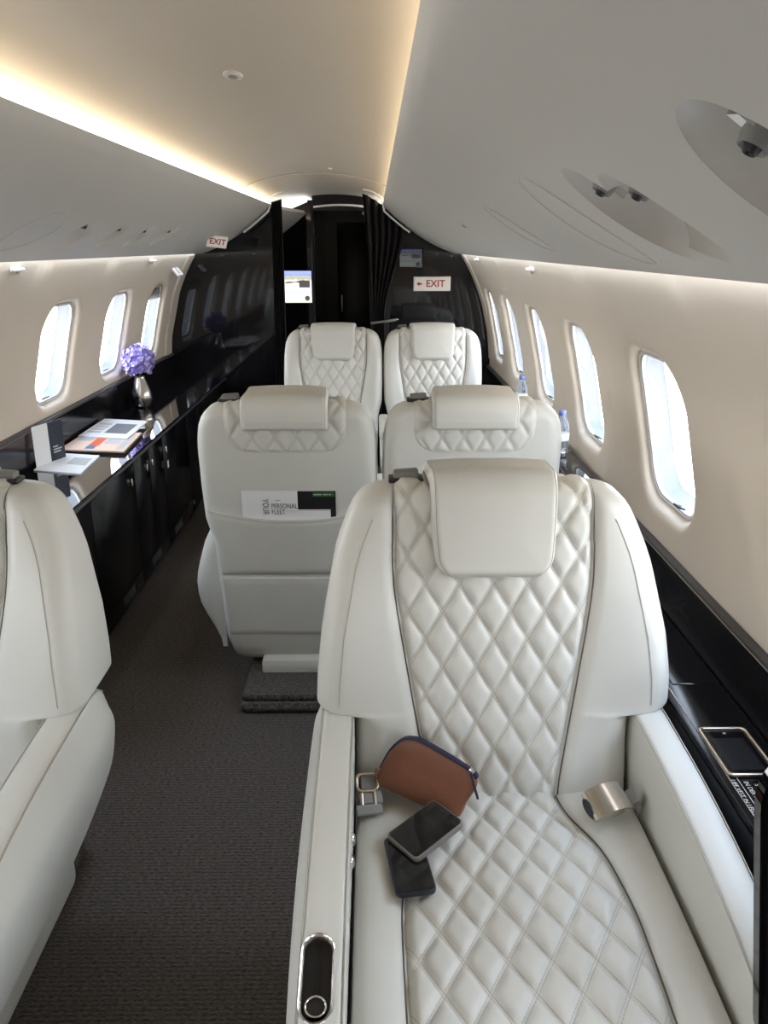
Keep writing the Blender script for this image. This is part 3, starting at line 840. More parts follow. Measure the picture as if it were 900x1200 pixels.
tag(s6, 'far quilted seat facing the camera, below the exit sign by the windows', 'seat', GRP)
for cy_, sg, lb in ((FY-.30, 1, 'narrow cream armrest between the two far seats'), (MY+.30, -1, 'narrow cream armrest between the two seats seen from behind')):
    cx_ = .366 if sg > 0 else .334
    c = empty('centre_armrest', (cx_, cy_, 0)); tag(c, lb, 'armrest', 'narrow armrests between paired seats')
    box('armrest_pad', (0, .0, .60), (.052, .46, .05), M_leather, c, bev=.014, seg=3)
    box('support', (0, .0, .29), (.044, .40, .57), M_leather, c, bev=.006)

# seat belt parts on the nearest seat
def belt():
    b = empty('t'); bpy.data.objects.remove(b)
    # buckle: curved steel plate with a dark mouth
    c = Vector((.772-.564, 1.310-SEAT_Y, .520)); R = Euler((math.radians(16), math.radians(-12), math.radians(12))).to_matrix()
    rows = []
    for k in range(17):
        a = lerp(-1.0, 1.0, k/16); x = .040*math.sin(a*1.15)/math.sin(1.15); z = .022*math.cos(a*1.15)
        rows.append([c+R @ Vector((x, y, z+q)) for y, q in ((-.031, 0), (.031, 0), (.031, -.004), (-.031, -.004))])
    bk = link('seat_buckle', fixn(grid_mesh('seat_buckle', rows, cv=True, caps=True)), M_steel, s1, angle=40); bk['label'] = 'curved brushed steel buckle'
    bm = bmesh.new(); box_bm(bm, (-.007, 0, .002), (.070, .056, .026), .010); bmesh.ops.transform(bm, matrix=Matrix.Translation(c+Vector((0, 0, -.001))) @ R.to_4x4(), verts=bm.verts[:])
    bm_done('buckle_core', bm, M_steel, bk)
    bm = bmesh.new(); bmesh.ops.create_uvsphere(bm, u_segments=18, v_segments=12, radius=1)
    bmesh.ops.transform(bm, matrix=Matrix.Translation(c+R @ Vector((-.038, 0, .004))) @ R.to_4x4() @ Matrix.Diagonal((.009, .024, .011, 1)), verts=bm.verts[:])
    bm_done('buckle_mouth', bm, M_dark, bk)
    # strap from the buckle to the right armrest foot
    pth = [c+Vector((.030, .004, -.002)), c+Vector((.045, .010, .004)), c+Vector((.058, .016, .006)), c+Vector((.066, .020, -.010)), c+Vector((.066, .026, -.035))]
    rows = [[p+Vector((0, -.019, 0)), p+Vector((0, .019, .004)), p+Vector((.003, .019, .007)), p+Vector((.003, -.019, .003))] for p in pth]
    link('belt_strap', fixn(grid_mesh('belt_strap', rows, cv=True, caps=True)), M_belt, s1, angle=60)
    # folded webbing and tongue at the left
    t0 = Vector((.306-.564, 1.335-SEAT_Y, .497))
    bm = bmesh.new()
    box_bm(bm, t0+Vector((.0, -.012, .002)), (.052, .022, .012), .005, (math.radians(25), 0, math.radians(8)))
    box_bm(bm, t0+Vector((.002, .012, .012)), (.048, .026, .010), .004, (math.radians(35), 0, math.radians(8)))
    box_bm(bm, t0+Vector((-.002, .045, .026)), (.034, .038, .010), .004, (math.radians(30), 0, math.radians(4)))
    w = bm_done('belt_webbing', bm, M_belt, s1); w['label'] = 'folded grey belt webbing'
    Mt = Matrix.Translation(t0+Vector((-.003, .012, .020))) @ Euler((math.radians(35), 0, math.radians(6))).to_matrix().to_4x4()
    ring = [Mt @ Vector((x, y, 0)) for x, y in rrect(.013, .022, .004, 3, 0, -.016)]
    tg = tube('belt_tongue', ring, .003, M_gold, s1, 6, True)
    ring = [Mt @ Vector((x, y, .001)) for x, y in rrect(.021, .017, .010, 4, 0, .024)]
    tube('tongue_loop', ring, .003, M_gold, tg, 6, True)
belt()

# ------------------------------------------------------------------ things on the nearest seat
def pouch():
    c = empty('leather_pouch', (.410, 1.352, .500), (math.radians(-16), math.radians(9), math.radians(-24)))
    tag(c, 'small brown leather zip pouch leaning against the seat back', 'pouch')
    OUT = [(-.098, .012), (-.092, .004), (-.05, .0), (.05, .0), (.080, .003), (.085, .010), (.087, .03), (.094, .052), (.098, .070), (.094, .086), (.080, .096), (.03, .106), (-.02, .114), (-.045, .114), (-.068, .104), (-.085, .078), (-.095, .04)]
    n = len(OUT); sub = []
    for i in range(n):  # Catmull-Rom smoothing of the outline
        p0, p1, p2, p3 = (Vector(OUT[(i+k-1) % n]) for k in range(4))
        for q in range(4):
            t = q/4; sub.append(.5*((2*p1)+(-p0+p2)*t+(2*p0-5*p1+4*p2-p3)*t*t+(-p0+3*p1-3*p2+p3)*t**3))
    cen = Vector((0, .052)); rows = []
    def depth(z): return lerp(.030, .009, smooth(z/.11))
    for f, k in ((-1, .02), (-1.06, .35), (-1.08, .65), (-1.02, .86), (-.85, .96), (-.5, 1.0), (0, 1.01), (.5, 1.0), (.85, .96), (1.02, .86), (1.08, .65), (1.06, .35), (1, .02)):
        row = []
        for p in sub:
            q = cen+(p-cen)*k; row.append((q.x, f*depth(p.y if k > .5 else lerp(.052, p.y, k*2))*(1 if k > .8 else 1), q.y))
        rows.append(row)
    link('pouch_body', fixn(grid_mesh('pouch_body', rows, cv=True, caps=True)), M_brownl, c, angle=70)
    m = len(sub); i0, i1 = 9*4, 16*4+2
    zp = [(sub[i % m].x*1.015, 0, (sub[i % m].y-.052)*1.02+.052) for i in range(i0, i1)]
    P = []
    for i, p in enumerate(zp):
        a = Vector(zp[max(0, i-1)]); b = Vector(zp[min(len(zp)-1, i+1)]); t = (b-a).normalized(); nrm = Vector((t.z, 0, -t.x)); p = Vector(p)
        P.append([p+Vector((0, -.008, 0))-nrm*.003, p+Vector((0, -.007, 0))+nrm*.002, p+Vector((0, .007, 0))+nrm*.002, p+Vector((0, .008, 0))-nrm*.003])
    z = link('zip', fixn(grid_mesh('zip', P, cv=True, caps=True)), M_zip, c, angle=50); z['label'] = 'navy zip along the top'
    box('zip_pull', (.096, -.014, .074), (.005, .004, .052), M_zip, z, bev=.0015, rot=(0, math.radians(-32), 0))
    box('zip_slider', (.083, -.010, .100), (.012, .010, .007), M_chrome, z, bev=.002, rot=(0, math.radians(30), 0))
    box('piping', (-.098, -.026, .022), (.004, .004, .030), M_brownl, c, bev=.0015, rot=(0, math.radians(-10), 0))
pouch()
def phone(nm, loc, rot, w, l, t, case, lb, buttons):
    c = empty(nm, loc, rot); tag(c, lb, 'phone', 'phones on the nearest seat')
    def slab(n_, w_, l_, z0, z1, r, m_, par, bev):
        o = rrect(w_/2, l_/2, r, 6); bm = bmesh.new()
        vs = [bm.verts.new((x, y, z0)) for x, y in o]; f = bm.faces.new(vs)
        g = bmesh.ops.extrude_face_region(bm, geom=[f]); bmesh.ops.translate(bm, vec=(0, 0, z1-z0), verts=[v for v in g['geom'] if isinstance(v, bmesh.types.BMVert)])
        if bev:
            es = [e for e in bm.edges if abs(e.verts[0].co.z-e.verts[1].co.z) < 1e-6]
            bmesh.ops.bevel(bm, geom=es, offset=bev, segments=3, affect='EDGES', profile=.5)
        return bm_done(n_, bm, m_, par, angle=40)
    slab('case', w, l, 0, t, .011, case, c, .0028)
    slab('screen', w-.007, l-.007, t-.0002, t+.0008, .008, M_glassb, c, 0)
    if buttons:
        box('side_button', (-w/2-.0006, -.012, t*.55), (.0024, .018, .004), M_steel, c, bev=.0008)
        box('side_button', (-w/2-.0006, -.034, t*.55), (.0024, .012, .004), M_steel, c, bev=.0008)
phone('mobile_phone', (.378, 1.176, .491), (math.radians(1), math.radians(1), math.radians(9)), .072, .140, .011, M_casen, 'dark navy phone half hidden under the grey-cased phone', False)
phone('mobile_phone', (.412, 1.245, .508), (math.radians(8), math.radians(2), math.radians(-50)), .084, .126, .013, M_case, 'phone in a clear grey case lying on top of the navy phone', True)

# ------------------------------------------------------------------ brochures in the seat pocket
def pocket_things():
    # the pocket seat is turned round: local (x, y) -> world (.04-x, MY-y)
    yb_ = lambda z: MY-yb(z)
    tilt = math.atan(.135)
    zc = .80
    n = Vector((0, -math.cos(tilt), math.sin(tilt)*-1)).normalized()
    up = Vector((0, -math.sin(tilt), math.cos(tilt))); n = Vector((1, 0, 0)).cross(up)
    def card(nm, x0, x1, z0, z1, off, m_, lb, cat):
        ctr = Vector(((x0+x1)/2, yb_((z0+z1)/2), (z0+z1)/2))+n*off
        o = empty(nm, ctr); M = basis((0, 0, 0), Vector((1, 0, 0)), up, n); o.rotation_euler = M.to_euler()
        tag(o, lb, cat, 'printed matter in the seat pocket')
        box('cover', (0, 0, 0), (x1-x0, z1-z0, .0016), m_, o, bev=0); return o, (x1-x0)/2, (z1-z0)/2
    o, a, b = card('magazine', -.020, .186, .610, .788, .0022, M_dark, 'black magazine with a small green label in the seat pocket', 'magazine')
    box('label_strip', (a-.040, b-.012, .0012), (.072, .015, .0006), M_green, o, bev=0)
    for k, (xx, ww) in enumerate(((-.052, .026), (-.026, .014), (-.011, .008))): box('printed_line', (a+xx-.008, b-.012, .0017), (ww, .0035, .0004), M_inkl, o, bev=0)
    o, a, b = card('brochure', -.127, .059, .605, .790, .0042, M_white, 'white brochure printed with large grey letters in the seat pocket', 'brochure')
    lettering('PERSONAL', .0245, M_ink, o, Matrix.Translation((a-.089, b-.056, .0010)), align='LEFT', sx=.74, bold=.012)
    lettering('FLEET', .0245, M_ink, o, Matrix.Translation((a-.089, b-.078, .0010)), align='LEFT', sx=.74, bold=.012)
    lettering('YOUR', .0290, M_ink, o, Matrix.Translation((a-.108, b-.058, .0010)) @ Matrix.Rotation(-PI/2, 4, 'Z'), sx=.74, bold=.012)
    box('dash', (a-.066, b-.034, .0010), (.018, .0015, .0006), M_ink, o, bev=0)
    o, a, b = card('paper_card', .018, .168, .625, .722, .0062, M_white, 'blank white card in front of the brochure and magazine', 'card')
    box('fold', (0, b-.003, .0012), (2*a, .002, .0006), M_inkl, o, bev=0)
pocket_things()

# ------------------------------------------------------------------ sideboard on the left
XF, ZS = -.770, .672
wt = empty('worktop', (-.94, 4.0, ZS)); tag(wt, 'long glossy black sideboard top below the left windows', 'worktop')
o_ = [(-1.124, ZS), (-1.124, ZS-.03), (XF+.012, ZS-.03), (XF+.012, ZS)]
w_ = prism('top_board', [(x+.94, z-ZS) for x, z in o_], 2.12-4.0, YB-.004-4.0, M_gloss, wt, bev=.003)
box('edge_band', (XF+.014+.94, (2.12+YB)/2-4.0, -.016), (.004, YB-2.13, .012), M_line, wt, bev=.001)
UN = [(2.13, 2.93, [(2.93, 2.13, 0)]), (2.93, 3.50, [(3.45, 0, 1)]), (3.50, 4.01, [(3.70, 0, 1), (3.795, 0, 1)]), (4.01, 4.57, [(4.064, 0, 1)]), (4.57, 5.79, [])]
LBU = ['black sideboard cabinet half hidden behind the left seat', 'black cabinet with one oval pull, below the white magazine sheet', 'black cabinet with a pair of oval pulls, below the newspapers',
       'black cabinet with an oval pull above a small lock plate', 'black cabinet at the far end beside the bulkhead']
for (ya, yb2, hs), lb in zip(UN, LBU):
    c = empty('sideboard_cabinet', ((XF-1.10)/2, (ya+yb2)/2, 0)); tag(c, lb, 'cabinet', 'black sideboard cabinets')
    cx_, cy_ = c.location.x, c.location.y
    box('body', ((-1.105+XF-.02)/2-cx_, 0, .342), (1.105+XF-.02, yb2-ya-.004, .600), M_black2, c, bev=.002)
    box('toe_kick', ((-1.08+XF-.03)/2-cx_, 0, .021), (1.08+XF-.03, yb2-ya-.004, .040), M_dark, c, bev=.002)
    nd = 2 if len(hs) == 2 else 1
    for q in range(nd):
        a = lerp(ya, yb2, q/nd)+.003; b = lerp(ya, yb2, (q+1)/nd)-.003
        dr = box('door', (XF-.009-cx_, (a+b)/2-cy_, .385), (.018, b-a, .510), M_black3, c, bev=.003)
        for (hy, _, fl_) in hs:
            if fl_ and a < hy < b:
                bm = bmesh.new(); bmesh.ops.create_uvsphere(bm, u_segments=20, v_segments=12, radius=1)
                bmesh.ops.transform(bm, matrix=Matrix.Translation((XF+.002-cx_, hy-cy_, .556)) @ Matrix.Diagonal((.005, .008, .021, 1)), verts=bm.verts[:])
                bm_done('pull', bm, M_steel, dr)
        if ya == 4.01:
            lk = box('lock_plate', (XF+.001-cx_, 4.085-cy_, .474), (.003, .022, .038), M_whitep, dr, bev=.001)
    kp = box('kick_panel', (XF-.011-cx_, 0, .086), (.018, yb2-ya-.006, .078), M_black, c, bev=.002)
    for vy in (3.27, 3.735, 4.20):
        if ya < vy < yb2:
            for k in range(1): box('vent_grille', (XF-.001-cx_, vy-cy_, .088), (.003, .17, .040), M_line, kp, bev=.001)
    for ky in (2.91-.02, 4.60):
        if ya < ky < yb2:
            bm = bmesh.new(); bmesh.ops.create_uvsphere(bm, u_segments=16, v_segments=10, radius=1)
            bmesh.ops.transform(bm, matrix=Matrix.Translation((XF-.001-cx_, ky-cy_, .10)) @ Matrix.Diagonal((.006, .015, .015, 1)), verts=bm.verts[:])
            bm_done('bump_stop', bm, M_grey, kp)

def paper(nm, c4, z, th, m_, lb, cat, group=None):
    """sheet with corners c4 (x, y) on the sideboard; returns object and a unit-square mapper"""
    cen = sum((Vector((*p, 0)) for p in c4), Vector())/4
    o = empty(nm, (cen.x, cen.y, z)); tag(o, lb, cat, group)
    P = [Vector((*p, 0))-cen for p in c4]
    def q(u, v): return P[0].lerp(P[1], u).lerp(P[3].lerp(P[2], u), v)
    def slab(n_, u0, v0, u1, v1, z0, z1, m2, par):
        c = [q(u0, v0), q(u1, v0), q(u1, v1), q(u0, v1)]
        vs = [p+Vector((0, 0, z0)) for p in c]+[p+Vector((0, 0, z1)) for p in c]
        return link(n_, fixn(pydata(n_, vs, [(0, 1, 2, 3), (4, 5, 6, 7), (0, 1, 5, 4), (1, 2, 6, 5), (2, 3, 7, 6), (3, 0, 4, 7)])), m2, par, sm=False)
    sh = slab('sheets', 0, 0, 1, 1, 0, th, m_, o)
    return o, sh, slab, th
# corners: near-left, near-right, far-right, far-left
tr = paper('serving_tray', [(-1.112, 3.53), (-.800, 3.49), (-.825, 3.88), (-1.112, 3.90)], ZS+.0005, .010, M_dark, 'thin black folder under the salmon newspaper', 'folder')
N1 = paper('newspaper', [(-1.108, 3.535), (-.805, 3.495), (-.83, 3.875), (-1.108, 3.895)], ZS+.011, .006, M_salmon, 'salmon pink newspaper with an orange and blue print', 'newspaper', 'newspapers on the sideboard')
_, sh, sl, th = N1
e_ = .0006
for u0, v0, u1, v1, m_ in ((.36, .22, .52, .9, M_orange), (.36, .08, .50, .22, M_blue), (.56, .35, .80, .9, M_inkl), (.84, .1, .96, .9, M_inkl), (.05, .5, .30, .8, M_inkl)):
    sl('printed_block', u0, v0, u1, v1, th, th+e_, m_, sh)
N2 = paper('newspaper', [(-1.106, 3.78), (-.855, 3.72), (-.865, 4.12), (-1.108, 4.18)], ZS+.018, .006, M_white, 'white newspaper with a grey photo lying on the salmon one', 'newspaper', 'newspapers on the sideboard')
_, sh, sl, th = N2
sl('printed_photo', .42, .22, .88, .75, th, th+e_, M_ink, sh)
for v in (.2, .35, .5, .65): sl('printed_block', .06, v, .34, v+.09, th, th+e_, M_inkl, sh)
N3 = paper('magazine', [(-1.10, 3.23), (-.885, 3.17), (-.905, 3.47), (-1.105, 3.52)], ZS+.0005, .005, M_white, 'white magazine sheet nearest the left seat on the sideboard', 'magazine')
_, sh, sl, th = N3
sl('printed_photo', .5, .42, .92, .8, th, th+e_, M_inkl, sh)

def booklet():
    c = empty('folded_card', (-1.086, 3.375, ZS)); tag(c, 'small folded card, white and navy, standing on the sideboard', 'card')
    c.rotation_euler = (0, 0, math.radians(6))
    # white leaf, then the navy leaf turned at the fold
    h = .175
    def leaf(nm, a, b, m_):
        a, b = Vector(a), Vector(b); d = (b-a).normalized(); nn = Vector((d.y, -d.x, 0))*.0016
        vs = [(*(p+k*nn).xy, z) for z in (0, h) for p, k in ((a, 0), (b, 0), (b, 1), (a, 1))]
        return link(nm, fixn(pydata(nm, vs, [(0, 1, 2, 3), (4, 5, 6, 7), (0, 1, 5, 4), (1, 2, 6, 5), (2, 3, 7, 6), (3, 0, 4, 7)])), m_, c, sm=False), d, nn
    l1, d, nn = leaf('white_leaf', (-.030, -.10, 0), (.008, -.012, 0), M_white)
    l2, d, nn = leaf('navy_leaf', (.008, -.010, 0), (.046, .07, 0), M_navy)
    M = basis(Vector((.008, -.010, .062))+d*.045+nn*1.25, d, Vector((0, 0, 1)), nn.normalized())
    for k, wv in enumerate((.03, .052, .045)):
        P = [M @ Vector((x, y, 0)) for x, y in ((-.026, -k*.012), (-.026+wv, -k*.012), (-.026+wv, -k*.012+.006), (-.026, -k*.012+.006))]
        link('printed_line', pydata('printed_line', P, [(0, 1, 2, 3)]), M_inkl, l2, sm=False)
booklet()
VX, VY = -1.030, 4.62
v = empty('vase', (VX, VY, ZS+.0005)); tag(v, 'silver bulb vase holding lilac flowers on the sideboard', 'vase')
lathe('vase_body', [(.030, 0), (.040, .002), (.052, .020), (.0625, .050), (.0635, .070), (.058, .095), (.046, .125), (.036, .150), (.029, .168), (.028, .176), (.025, .174), (.024, .15)], M_steel, v, 40)
fl_ = empty('flower_stem', (VX, VY, ZS+.0005)); tag(fl_, 'lilac hydrangea head standing in the silver vase', 'flower')
def florets(m_, n, nm, seed):
    rnd = random.Random(seed); vs, fs = [], []
    for k in range(n):
        zz = 1-2*(k+.5)/n; a = k*2.39996+seed; r = math.sqrt(1-zz*zz)
        dv = Vector((r*math.cos(a), r*math.sin(a), zz)); dv += Vector((rnd.uniform(-.2, .2), rnd.uniform(-.2, .2), rnd.uniform(-.2, .2))); dv.normalize()
        if dv.z < -.75: continue
        c = Vector((.0, 0, .262))+Vector((dv.x*.075, dv.y*.075, dv.z*.080))*rnd.uniform(.72, 1.14)
        u = dv.orthogonal().normalized(); w = dv.cross(u); ro = rnd.uniform(0, PI)
        for p in range(4):
            an = ro+PI/2*p; e1 = u*math.cos(an)+w*math.sin(an); e2 = -u*math.sin(an)+w*math.cos(an); L = rnd.uniform(.013, .019)
            b = len(vs)
            for i in range(4):
                for j in range(3):
                    t = i/3; wd = math.sin(PI*(.12+.80*t))*.6*L
                    vs.append(c+e1*L*t+e2*wd*(j-1)+dv*(.011*t*t*(1 if p % 2 else -.3)+.005*(j-1)**2))
            for i in range(3):
                for j in range(2): fs.append((b+i*3+j, b+i*3+j+1, b+(i+1)*3+j+1, b+(i+1)*3+j))
    return link(nm, pydata(nm, vs, fs), m_, fl_)
florets(M_petal, 170, 'petals', 1); florets(M_petal2, 110, 'petals', 5)
tube('stem', [(0, 0, .02), (0, .002, .12), (0, 0, .22)], .005, mat('stem_green', (.06, .12, .03), .6), fl_)

# ------------------------------------------------------------------ right side ledge
ld = empty('side_ledge', (1.04, 2.0, .59)); tag(ld, 'glossy black ledge between the nearest seat and the right wall', 'ledge')
box('ledge_top', (.012, -.2, -.010), (.142, 7.6, .020), M_black3, ld, bev=.003)
box('ledge_front', (-.052, -.2, -.30), (.014, 7.6, .56), M_black2, ld, bev=.002)
tube('edge_groove', [(-.045, -2.6, .001), (-.045, 2.0, .001)], .0014, M_steel, ld, 6)
for q in (-.36, .10):
    tube('panel_line', [(-.03, q, .0012), (.068, q, .0012)], .0011, M_steel, ld, 6)
tube('panel_line', [(-.03, -.36, .0010), (-.03, .10, .0010)], .0009, M_line, ld, 6)
Mt = lambda x, y: basis((x-1.04, y-2.0, .0012), Vector((0, -1, 0)), Vector((1, 0, 0)), Vector((0, 0, 1)))
lettering('SCHWIMMWESTE', .0125, M_whitep, ld, Mt(1.040, 1.225), depth=.0002)
lettering('IN DER FUSSSTÜTZE', .0125, M_whitep, ld, Mt(1.022, 1.225), depth=.0002)
lettering('LIFE VEST IN LEG REST', .0125, M_whitep, ld, Mt(0.999, 1.225), depth=.0002)
box('lettering_rule', (1.0105-1.04, 1.225-2.0, .0012), (.0012, .16, .0004), M_whitep, ld, bev=0)
ts = empty('control_screen', (1.046, 1.375, .591)); tag(ts, 'small touch screen with a champagne metal rim, set in the black ledge', 'screen')
rr = rrect(.048, .078, .010, 5)
rim = tube('rim', [(x, y, .003) for x, y in rr], .0042, M_gold, ts, 10, True)
P = [(x, y, .002) for x, y in rrect(.047, .077, .010, 5)]+[(x, y, -.002) for x, y in rrect(.047, .077, .010, 5)]
n = len(P)//2
link('display', fixn(pydata('display', P, [tuple(range(n)), tuple(range(n, 2*n))]+[(i, (i+1) % n, n+(i+1) % n, n+i) for i in range(n)])), M_glassb, ts, sm=False)
box('display_glass', (-.002, -.008, .0022), (.066, .105, .0008), M_tint, ts, bev=0)
box('status_mark', (.0, .062, .0024), (.006, .004, .0008), M_whitep, ts, bev=0)

# folded monitor beside the near armrest
def leaf():
    c = empty('folded_monitor', (1.045, .83, .592)); tag(c, 'black rounded monitor panel with a thin beige trim line, at the right edge', 'monitor')
    Rm = Matrix.Translation((-.176, -.062, .200)) @ Matrix.Rotation(math.radians(-8), 4, 'Y')
    o = rrect(.087, .240, .070, 10)
    m_ = prism('monitor_shell', o, -.014, .014, M_black, c, bev=.006); m_.data.transform(Rm)
    tube('trim_line', [Rm @ Vector((x, -.015, z)) for x, z in rrect(.070, .223, .055, 10)], .0018, M_trim, c, 6, True)
    g = box('screen_glass', (0, -.0145, 0), (.11, .002, .36), M_glassb, c, bev=0); g.data.transform(Rm)
    tube('support_arm', [(0, 0, 0), (-.01, .0, .05), (-.07, -.012, .12), (-.125, -.040, .18)], .012, M_dark, c, 10)
    box('foot', (0, 0, .004), (.07, .07, .010), M_dark, c, bev=.003)
leaf()

# raised side unit by the paired seats with cup holders and water bottles
su = empty('side_unit', (1.06, 3.35, .59)); tag(su, 'raised black side unit with cup holders beside the paired seats', 'side unit')
box('unit_body', (0, 0, .090), (.096, 1.60, .176), M_black, su, bev=.004)
BOT = [(1.070, 3.17, 'clear water bottle nearest the camera, standing on the window ledge'), (1.066, 4.08, 'far clear water bottle with a blue cap behind the seat by the window')]
for x, y, lb in BOT:
    rg = [(x-1.06+.040*math.cos(2*PI*k/32), y-3.35+.040*math.sin(2*PI*k/32), .179) for k in range(32)]
    tube('cup_ring', rg, .003, M_chrome, su, 8, True)
    b = empty('water_bottle', (x, y, .769)); tag(b, lb, 'bottle', 'water bottles by the right windows')
    lathe('bottle_body', [(.024, 0), (.031, .003), (.032, .02), (.030, .035), (.032, .05), (.030, .065), (.032, .08), (.031, .10), (.024, .125), (.014, .142), (.013, .150)], M_bottle, b, 28)
    lathe('cap', [(.0145, .146), (.015, .148), (.015, .164), (.013, .166)], M_cap, b, 24)
    lathe('label_band', [(.0325, .045), (.0328, .046), (.0328, .074), (.0325, .075)], M_whitep, b, 28)

# ------------------------------------------------------------------ curtains, screens, signs
def curtain(nm, lb, fn, n=80, m=40, th=.004):
    """fn(u, v) -> point; u across, v from top (0) to hem (1)"""
    A = [[Vector(fn(u/n, v/m)) for v in range(m+1)] for u in range(n+1)]
    B = [[p+Vector((0, th, 0)) for p in r] for r in A]
    rows = [a+list(reversed(b)) for a, b in zip(A, B)]
    o = link(nm, fixn(grid_mesh(nm, rows, cv=True, caps=True)), M_curtain, angle=60); tag(o, lb, 'curtain'); return o
YC = 5.70
curtain('curtain', 'black gathered curtain at the left side of the opening', lambda u, v: (lerp(lerp(-.368, -.400, v), lerp(-.298, -.302, v), u), YC+.022*math.sin(u*5*2*PI+.4*math.sin(v*3)), lerp(1.835+.02*u, .02, v)))
def rc(u, v):
    zt = lerp(1.890, 1.70, u**1.2); z = lerp(zt, .02, v)
    k = smooth((1.85-z)/.80) if z > 1.05 else 1-.35*smooth((1.05-z)/.7)
    xl = lerp(.236, .303, min(1, (1.89-z)/.83)) if z > 1.06 else lerp(.303, .285, (1.06-z)/1.04)
    xr = lerp(.523, .383, smooth((1.70-z)/.62)) if z > 1.06 else lerp(.383, .42, (1.06-z)/1.04)
    f = 6
    return (lerp(xl, xr, u), YC+(.026-.008*k)*math.sin(u*f*2*PI+.5*math.sin(v*4)), z)
curtain('curtain', 'black curtain tied back at the right side of the opening', rc)
tb = empty('curtain_tieback', (.40, YC-.035, 1.06)); tag(tb, 'grey metal tieback bar across the right curtain', 'tieback')
tube('bar', [(-.11, -.004, -.008), (-.02, -.006, .004), (.065, -.002, .016)], .009, M_grey, tb)
tube('hook', [(.065, -.002, .016), (.078, .01, .018), (.078, .10, .018)], .006, M_steel, tb)
rl = empty('curtain_rail', (0, YC, 0)); tag(rl, 'white curtain rail bent along the ceiling at the opening', 'rail')
for sg in (1, -1):
    pts = [(sg*(x+.006), -.045, z) for x, z in ([(.235, 1.912), (.30, 1.898), (.36, 1.86)] if sg > 0 else [(.27, 1.902), (.33, 1.880), (.36, 1.86)])]
    pts += [(sg*(bez(t)[0]-.012), -.045, bez(t)[1]-.014) for t in (.98, .9, .8, .7, .62)]
    tube('rail_section', pts, .007, M_whitep, rl, 8)

def screen_mat(nm, k):
    m = mat(nm, (.02, .02, .02), .3); t = NT(m); tc = t.n('ShaderNodeTexCoord'); sp = t.n('ShaderNodeSeparateXYZ'); t.l(tc.outputs['Generated'], sp.inputs[0])
    no = t.n('ShaderNodeTexNoise', i_Scale=4.0, i_Detail=3.0); t.l(tc.outputs['Generated'], no.inputs['Vector'])
    f = t.m('ADD', sp.outputs[2], t.m('MULTIPLY', t.m('SUBTRACT', no.outputs['Fac'], .5), .18))
    cr = t.n('ShaderNodeValToRGB'); t.l(f, cr.inputs[0]); el = cr.color_ramp.elements
    el[0].position = .0; el[0].color = (.80, .88, .74, 1); el[1].position = 1; el[1].color = (.36, .42, .95, 1)
    for p_, c_ in ((.22, (.86, .92, .80, 1)), (.34, (.55, .74, .84, 1)), (.42, (.88, .92, .84, 1)), (.58, (.74, .74, .78, 1)), (.68, (.86, .86, .88, 1)), (.76, (.42, .44, .26, 1)), (.83, (.50, .50, .40, 1)), (.85, (.28, .34, .95, 1))):
        e = el.new(p_); e.color = c_
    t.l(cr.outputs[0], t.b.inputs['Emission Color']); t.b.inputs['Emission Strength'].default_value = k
    return m
def screen(loc, w, h, k, lb, rot=0):
    s_ = empty('screen_or_reflection', loc, (0, 0, rot)); tag(s_, lb, 'screen', 'moving map screens')
    box('bezel', (0, 0, 0), (w+.018, .016, h+.018), M_dark, s_, bev=.003)
    d = box('display', (0, -.0085, 0), (w, .002, h), screen_mat('map_%s' % k, k), s_, bev=0)
    mk = mat('map_ink_%s' % k, (.05, .05, .06), .5, emit=(.25, .22, .22), estr=.3*k)
    # aircraft on the map: fuselage, wings, tail
    wing = [(-.46, .06), (-.30, .09), (-.10, .075), (.10, .12), (.32, .14), (.10, .09), (.18, .02), (.0, .06), (-.20, .045), (-.40, .03)]
    P = [(x*w, -.0102, z*h+.08*h) for x, z in wing]
    link('aircraft_symbol', pydata('aircraft_symbol', P, [tuple(range(len(P)))]), mk, d, sm=False)
    P = [(x*w, -.0103, z*h) for x, z in ((.06, .20), (.44, .20), (.44, -.02), (.06, -.02))]
    link('data_box', pydata('data_box', P, [(0, 1, 2, 3)]), mk, d, sm=False)
    P = [(.34*w+.07*w*math.cos(2*PI*q/24), -.0101, -.36*h+.07*w*math.sin(2*PI*q/24)) for q in range(24)]
    link('compass_disc', pydata('compass_disc', P, [tuple(range(24))]), mk, d, sm=False)
    tube('compass', [(.34*w+.075*w*math.cos(2*PI*q/24), -.0102, -.36*h+.075*w*math.sin(2*PI*q/24)) for q in range(24)], .0035, mk, d, 6, True)
    return s_
screen((-.302, 6.690, 1.247), .225, .245, 1.25, 'bright moving map screen beside the left curtain')
screen((.565, YB-.009, 1.480), .150, .115, .09, 'screen reflection built as a dim glowing picture on the black bulkhead above the exit sign')  # imitates a screen mirrored in the gloss bulkhead with an added self-lit panel
def exit_sign(loc, rot, w, h, lb, arrow, M=None):
    e = empty('exit_sign', loc, rot); tag(e, lb, 'sign', 'exit signs')
    if M is not None: e.matrix_world = M
    box('sign_box', (0, 0, 0), (w, .016, h), M_whitep, e, bev=.004)
    box('sign_face', (0, -.0082, 0), (w-.014, .002, h-.014), M_sign, e, bev=0)
    B = basis((w*(.09 if arrow else 0), -.0096, 0), Vector((1, 0, 0)), Vector((0, 0, 1)), Vector((0, -1, 0)))
    lettering('EXIT', h*.66, M_red, e, B, bold=.018)
    if arrow:
        a = h*.16
        P = [(-w*.345+x*a, -.0098, z*a) for x, z in ((-1.2, 0), (0, .95), (0, .4), (1.1, .4), (1.1, -.4), (0, -.4), (0, -.95))]
        link('arrow', pydata('arrow', P, [(0, 1, 2, 3, 4, 5, 6)]), M_red, e, sm=False)
